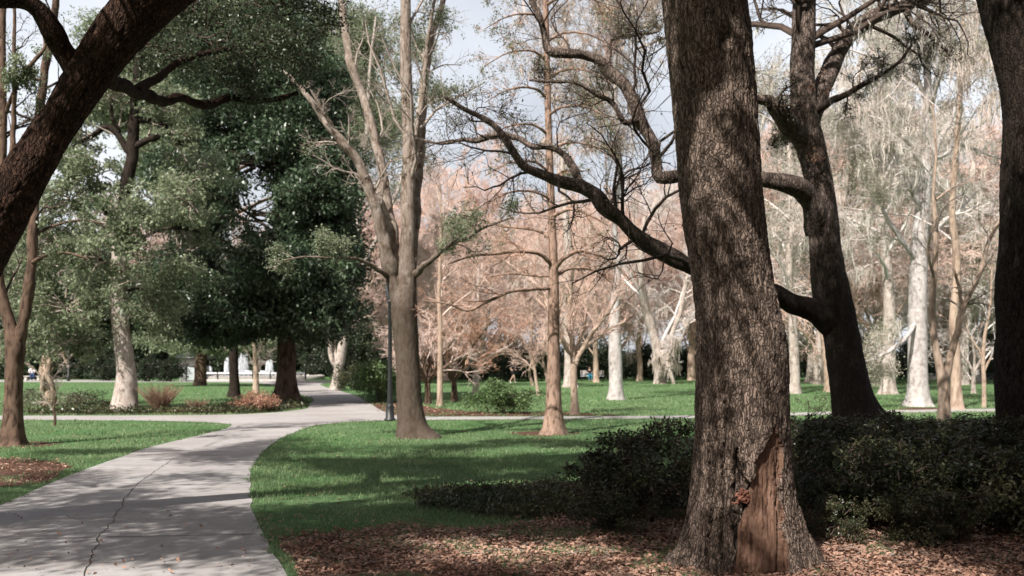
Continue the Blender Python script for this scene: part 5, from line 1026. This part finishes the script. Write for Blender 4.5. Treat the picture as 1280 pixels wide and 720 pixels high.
for px, py, h, lab in ((440 / 5.14, 476.5, 3.4, 'thin dark lamp post by the far sidewalk near the seated person'),):
    b = (*G(px, py), 0); t = thing('lamp_post', lab, 'lamp post', b); cyl(MB(), b, [(0, 0), (.14, 0), (.12, .5), (.08, .55), (.07, h), (0, h)], k=10).build('pole', M['iron'], t); cyl(MB(), b, [(.08, h), (.2, h + .3), (.15, h + .5), (0, h + .6)], k=10).build('lantern', M['iron'], t)
# kiosk
Y = 84.; c0 = P3(239, 0, Y)[0]
t = thing('garden_kiosk', 'small pale kiosk with a dark domed roof beyond the left lawn', 'kiosk', (c0, Y, 0))
MB().box(c0 - 1.0, c0 + .95, Y, Y + 2, 0, 1.95).build('wall', M['wallgrey'], t, smooth=False)
MB().box(c0 - 1.0, c0 + .95, Y - .05, Y + 2.05, 1.28, 1.9).build('frieze', M['stone'], t, smooth=False)
mb = MB(); mb.box(c0 - .35, c0 + .75, Y - .06, Y - .01, .05, 1.2); dr = mb.build('door', M['doorgrey'], t, smooth=False)
MB().box(c0 - .45, c0 - .35, Y - .1, Y - .01, 0, 1.27).box(c0 + .75, c0 + .85, Y - .1, Y - .01, 0, 1.27).build('door_frame', M['iron'], t, smooth=False)
rf = MB(); cyl(rf, (c0, Y + 1, 1.96), [(1.75, 0), (1.75, .12), (1.6, .14), (1.45, .5), (1.05, .85), (.5, 1.08), (.12, 1.14), (.1, 1.3), (0, 1.34)], k=24); rf.build('roof', M['iron'], t)
# fountain with jets
Y = 90.; fx = P3(322, 0, Y)[0]
t = thing('park_fountain', 'white tiered fountain with tall water jets seen under the evergreen', 'fountain', (fx, Y, 0))
cyl(MB(), (fx, Y, 0), [(6.2, 0), (6.2, .35), (6.0, .42), (5.7, .42), (5.7, .1), (0, .1)], k=48).build('basin', M['stone'], t)
cyl(MB(), (fx, Y, .1), [(1.2, 0), (1.0, .3), (.35, .6), (.3, 1.1), (.5, 1.3), (1.7, 1.55), (1.75, 1.62), (1.2, 1.6), (.3, 1.65), (.22, 2.2), (.35, 2.3), (1.0, 2.5), (1.0, 2.56), (.3, 2.6), (.18, 3.0), (.25, 3.3), (.12, 3.6), (0, 3.7)], k=24).build('column', M['stone'], t)
for px, hh, ww in ((304, 2.5, .5), (337, 1.7, .42), (284, 1.9, .3), (262, 1.1, .3)):
    jx = P3(px, 0, Y - 2)[0]; mb = MB(); n_ = 260; a = rng.uniform(0, 6.28, n_); tt = np.linspace(0, 1, 9)[None]; hj = hh * rng.uniform(.6, 1.03, (n_, 1)); wj = ww * rng.uniform(.15, 1.1, (n_, 1))
    rr_ = wj * tt; zz = .12 + hj * (1 - (2 * np.clip(tt * .5 + .5 * tt, 0, 1) - 1) ** 2); Pj = np.stack([jx + np.cos(a)[:, None] * rr_, Y - 2 + np.sin(a)[:, None] * rr_, np.maximum(zz, .12)], -1) + rng.normal(size=(n_, 9, 3)) * .012
    tubes(mb, Pj, np.full((n_, 9), .016) * rng.uniform(.4, 1.4, (n_, 1)), 4); mb.build('water_jet', M['spray'], t)
for px in (258, 311, 330):
    jx = P3(px, 0, Y - 4.5)[0]; cyl(MB(), (jx, Y - 4.5, .1), [(.25, 0), (.2, .1), (.08, .2), (.1, .35), (.3, .6), (.34, .75), (.2, .7), (0, .7)], k=12).build('urn', M['whitepaint'], t)
# iron railing round the basin
Y = 82.5; x0, x1 = P3(250, 0, Y)[0], P3(382, 0, Y)[0]
t = thing('iron_railing', 'low black railing with pale top and kerb in front of the fountain', 'railing', (x0, Y, 0))
mb = MB()
for x in np.arange(x0, x1, .09): mb.box(x - .018, x + .018, Y - .018, Y + .018, .16, .62)
mb.build('bars', M['iron'], t, smooth=False)
MB().box(x0, x1, Y - .05, Y + .05, .62, .74).build('top_rail', M['whitepaint'], t, smooth=False)
MB().box(x0, x1, Y - .12, Y + .12, 0, .15).build('kerb', M['stone'], t, smooth=False)
for k in range(7):
    x = x0 + (x1 - x0) * k / 6; MB().box(x - .05, x + .05, Y - .062, Y + .062, .15, .82).build('post', M['iron'], t, smooth=False)
# far low wall on the right
Y = 88.; t = thing('low_wall', 'long low pale wall closing the far lawn near the black trunk', 'wall', (P3(1150, 0, Y)[0], Y, 0)); MB().box(P3(1150, 0, Y)[0], P3(1330, 0, Y)[0], Y, Y + .3, 0, .5).build('wall_face', M['stone'], t, smooth=False); MB().box(P3(1150, 0, Y)[0], P3(1330, 0, Y)[0], Y - .06, Y + .36, .503, .6).build('coping', M['whitepaint'], t, smooth=False)
# bench
bx, Y = P3(742, 0, 82)[0], 82.
t = thing('park_bench', 'pale slatted bench at the edge of the far lawn near the white trunk', 'bench', (bx, Y, 0))
mb = MB()
for k in range(4): mb.box(bx - 1.1, bx + .9, Y - .22 + k * .12, Y - .12 + k * .12, .42, .46)
mb.build('seat', M['whitepaint'], t, smooth=False); mb = MB()
for k in range(3): mb.box(bx - 1.1, bx + .9, Y + .27, Y + .30, .55 + k * .13, .64 + k * .13)
mb.build('backrest', M['stone'], t, smooth=False)
for sx in (-1.0, .8):
    MB().box(bx + sx - .03, bx + sx + .03, Y - .2, Y - .14, 0, .42).build('leg', M['iron'], t, smooth=False); MB().box(bx + sx - .03, bx + sx + .03, Y + .2, Y + .26, 0, .92).build('leg', M['iron'], t, smooth=False)

# ------------------------------------------------------------------ people (skin modifier, then frozen to meshes)
def skinmesh(name, verts, edges, mat, parent, loc, rz):
    me = bpy.data.meshes.new(name); me.from_pydata([v[:3] for v in verts], edges, []); o = bpy.data.objects.new(name, me); COL.objects.link(o)
    mo = o.modifiers.new('s', 'SKIN'); sv = me.skin_vertices[0].data
    for i, v in enumerate(verts): r = v[3]; sv[i].radius = r if isinstance(r, tuple) else (r, r)
    sv[0].use_root = True; mo.use_smooth_shade = True; o.modifiers.new('d', 'SUBSURF').levels = 1; o.modifiers['d'].render_levels = 1
    dg = bpy.context.evaluated_depsgraph_get(); nm = bpy.data.meshes.new_from_object(o.evaluated_get(dg)); bpy.data.objects.remove(o)
    nm.materials.clear(); nm.materials.append(mat); c = bpy.data.objects.new(name, nm); COL.objects.link(c); c.parent = parent; return c
def person(label, loc, rz, pose, top, legs, hair, shoes='blackcloth', sleeve=True, bare_legs=False):
    t = thing('person', label, 'person', loc); t.rotation_euler = (0, 0, rz)
    if pose == 'walk':
        J = dict(pel=(0, 0, .93), wai=(0, .01, 1.08), che=(0, .02, 1.30), nek=(0, .02, 1.47), hed=(0, -.01, 1.58), top=(0, -.01, 1.68), sL=(-.18, .02, 1.40), eL=(-.23, .08, 1.13), hL=(-.22, -.04, .90), sR=(.18, .02, 1.40), eR=(.24, -.02, 1.14), hR=(.23, -.20, .98),
                 pL=(-.09, 0, .90), kL=(-.10, -.16, .51), aL=(-.10, -.20, .09), tL=(-.10, -.36, .05), pR=(.09, 0, .90), kR=(.10, .04, .50), aR=(.10, .28, .13), tR=(.10, .16, .03))
    else:
        J = dict(pel=(0, .1, .52), wai=(0, .12, .66), che=(0, .08, .90), nek=(0, .04, 1.06), hed=(0, -.02, 1.16), top=(0, -.03, 1.26), sL=(-.18, .06, 1.0), eL=(-.24, -.06, .76), hL=(-.14, -.28, .68), sR=(.18, .06, 1.0), eR=(.24, -.06, .76), hR=(.14, -.28, .68),
                 pL=(-.09, .08, .52), kL=(-.12, -.36, .52), aL=(-.12, -.38, .09), tL=(-.12, -.54, .04), pR=(.09, .08, .52), kR=(.12, -.36, .52), aR=(.12, -.34, .09), tR=(.12, -.50, .04))
    def mk(names, rad, edges): ix = {n: i for i, n in enumerate(names)}; return [(*J[n], rad[n]) for n in names], [(ix[a], ix[b]) for a, b in edges]
    E = [('pel', 'wai'), ('wai', 'che'), ('che', 'nek'), ('nek', 'hed'), ('hed', 'top'), ('che', 'sL'), ('sL', 'eL'), ('eL', 'hL'), ('che', 'sR'), ('sR', 'eR'), ('eR', 'hR'), ('pel', 'pL'), ('pL', 'kL'), ('kL', 'aL'), ('aL', 'tL'), ('pel', 'pR'), ('pR', 'kR'), ('kR', 'aR'), ('aR', 'tR')]
    R = dict(pel=.12, wai=.11, che=.135, nek=.052, hed=.088, top=.07, sL=.062, eL=.042, hL=.033, sR=.062, eR=.042, hR=.033, pL=.088, kL=.058, aL=.038, tL=.034, pR=.088, kR=.058, aR=.038, tR=.034)
    skinmesh('body', *mk(list(J), R, E), M['skin'], t, loc, rz)
    g = lambda ns, k: mk(ns, {n: R[n] + k for n in ns}, [e for e in E if e[0] in ns and e[1] in ns])
    skinmesh('shirt', *g(['pel', 'wai', 'che', 'sL', 'eL', 'sR', 'eR'], .022), M[top], t, loc, rz)
    ns = ['pel', 'pL', 'kL', 'pR', 'kR'] + ([] if bare_legs else ['aL', 'aR'])
    if bare_legs:
        for k in 'LR': p, q = np.array(J['p' + k]), np.array(J['k' + k]); J['k' + k] = tuple(p + (q - p) * .75)
    skinmesh('trousers', *g(ns, .026), M[legs], t, loc, rz)
    h = np.array(J['hed']); J['ha'] = tuple(h + [0, .03, .03]); J['hb'] = tuple(h + [0, .015, .11]); J['hc'] = tuple(h + [0, .06, -.04])
    skinmesh('hair', [(*J['ha'], .085), (*J['hb'], .055), (*J['hc'], .05)], [(0, 1), (0, 2)], M[hair], t, loc, rz)
    for k in 'LR':
        a, q = J['a' + k], J['t' + k]; skinmesh('shoe', [(a[0], a[1], a[2] - .03, .05), (*q, .045)], [(0, 1)], M[shoes], t, loc, rz)
    return t
person('person in dark clothes with bare legs walking past the dark hedge', (*G(641, 479), 0), 1.2, 'walk', 'blackcloth', 'blackcloth', 'hair', 'whitecloth', bare_legs=True)
b = np.array([*G(648, 479), .0]); 
person('person in dark top and teal trousers sitting on the pale bench', (bx - .35, Y, 0), .15, 'sit', 'blackcloth', 'teal', 'hair')
px_, Y_ = 40, 84.
sx = P3(40, 0, Y_)[0]
person('person in white top and blue trousers sitting by the far sidewalk', (sx, Y_, 0), .5, 'sit', 'whitecloth', 'navy', 'khaki', 'whitecloth')
t = thing('stone_seat', 'low stone seat under the person in white by the far sidewalk', 'seat', (sx, Y_ + .12, 0))
MB().box(sx - .7, sx + .7, Y_ - .12, Y_ + .4, .36, .42).build('seat', M['stone'], t, smooth=False)
for s_ in (-.55, .55): MB().box(sx + s_ - .09, sx + s_ + .09, Y_ - .06, Y_ + .34, 0, .358).build('leg', M['stone'], t, smooth=False)
structure(sheet('sidewalk', [(-60, 83.2), (-37, 83.2), (-36, 87), (-60, 87)], .012, M['concrete']))

# ------------------------------------------------------------------ light, sky, camera
EL = math.radians(47); to_sun = np.array([-.50, -.80]); to_sun = to_sun / np.linalg.norm(to_sun)
sd = bpy.data.lights.new('sun', 'SUN'); sd.energy = 5.0; sd.angle = math.radians(.53); sd.color = (1, .955, .89)
so = bpy.data.objects.new('sun', sd); COL.objects.link(so)
dirv = Vector((-to_sun[0] * math.cos(EL), -to_sun[1] * math.cos(EL), -math.sin(EL)))
so.rotation_euler = dirv.to_track_quat('-Z', 'Y').to_euler(); so.location = (-20, -30, 40)
W = bpy.data.worlds.new('World'); S.world = W; W.use_nodes = True; nt = W.node_tree; bg = nt.nodes['Background']
sk = nt.nodes.new('ShaderNodeTexSky'); sk.sky_type = 'NISHITA'; sk.sun_disc = False; sk.sun_elevation = EL
sk.sun_rotation = math.atan2(to_sun[0], to_sun[1]); sk.air_density = .9; sk.dust_density = 7.0; sk.ozone_density = 1.0
tc = nt.nodes.new('ShaderNodeTexCoord'); cn = nt.nodes.new('ShaderNodeTexNoise'); cn.inputs['Scale'].default_value = 2.2; cn.inputs['Detail'].default_value = 6
cr_ = nt.nodes.new('ShaderNodeMapRange'); cr_.inputs[1].default_value = .3; cr_.inputs[2].default_value = .7; cr_.inputs[3].default_value = .35; cr_.inputs[4].default_value = .8
mx = nt.nodes.new('ShaderNodeMix'); mx.data_type = 'RGBA'; mx.inputs[7].default_value = (14.5, 15.0, 16.0, 1)      # thin high cloud over the blue
nt.links.new(tc.outputs['Generated'], cn.inputs['Vector']); nt.links.new(cn.outputs[0], cr_.inputs[0]); sz = nt.nodes.new('ShaderNodeSeparateXYZ'); el = nt.nodes.new('ShaderNodeMapRange'); mu = nt.nodes.new('ShaderNodeMath'); mu.operation = 'MULTIPLY'      # the haze veil thins towards the zenith
el.inputs[1].default_value = .3; el.inputs[2].default_value = .7; el.inputs[3].default_value = 1.1; el.inputs[4].default_value = .05
nt.links.new(tc.outputs['Generated'], sz.inputs[0]); nt.links.new(sz.outputs[2], el.inputs[0]); nt.links.new(cr_.outputs[0], mu.inputs[0]); nt.links.new(el.outputs[0], mu.inputs[1]); nt.links.new(mu.outputs[0], mx.inputs[0]); nt.links.new(sk.outputs[0], mx.inputs[6])
nt.links.new(mx.outputs[2], bg.inputs[0]); bg.inputs[1].default_value = .056
HZ = 0
if HZ:
    hm = bpy.data.materials.new('haze'); hm.use_nodes = True; ht = hm.node_tree; ht.nodes.clear(); ho = ht.nodes.new('ShaderNodeOutputMaterial'); hv_ = ht.nodes.new('ShaderNodeVolumePrincipled')
    hv_.inputs['Color'].default_value = (.93, .93, .95, 1); hv_.inputs['Density'].default_value = HZ; hv_.inputs['Anisotropy'].default_value = .3; ht.links.new(hv_.outputs[0], ho.inputs['Volume'])
    tag(MB().box(-710, 710, -70, 910, -1, 34).build('haze', hm, smooth=False), 'thin pale haze over the park', 'haze', kind='stuff')
cd = bpy.data.cameras.new('camera'); co = bpy.data.objects.new('camera', cd); COL.objects.link(co)
co.location = (0, 0, EYE); co.rotation_euler = (math.pi / 2, 0, 0); cd.sensor_width = 36; cd.lens = 36 * F / 1280; cd.shift_y = (YH - 360) / 1280
cd.clip_start = .1; cd.clip_end = 3000; S.camera = co
cd.dof.use_dof = True; cd.dof.focus_distance = 9.0; cd.dof.aperture_fstop = 2.2
S.view_settings.view_transform = 'Standard'; S.view_settings.look = 'None'; S.view_settings.exposure = .68; S.view_settings.gamma = 1
S.view_settings.use_curve_mapping = False
S.cycles.max_bounces = 6; S.cycles.diffuse_bounces = 3; S.cycles.transparent_max_bounces = 12; S.cycles.use_denoising = True
for o in S.objects:
    if '_base' in o: del o['_base']
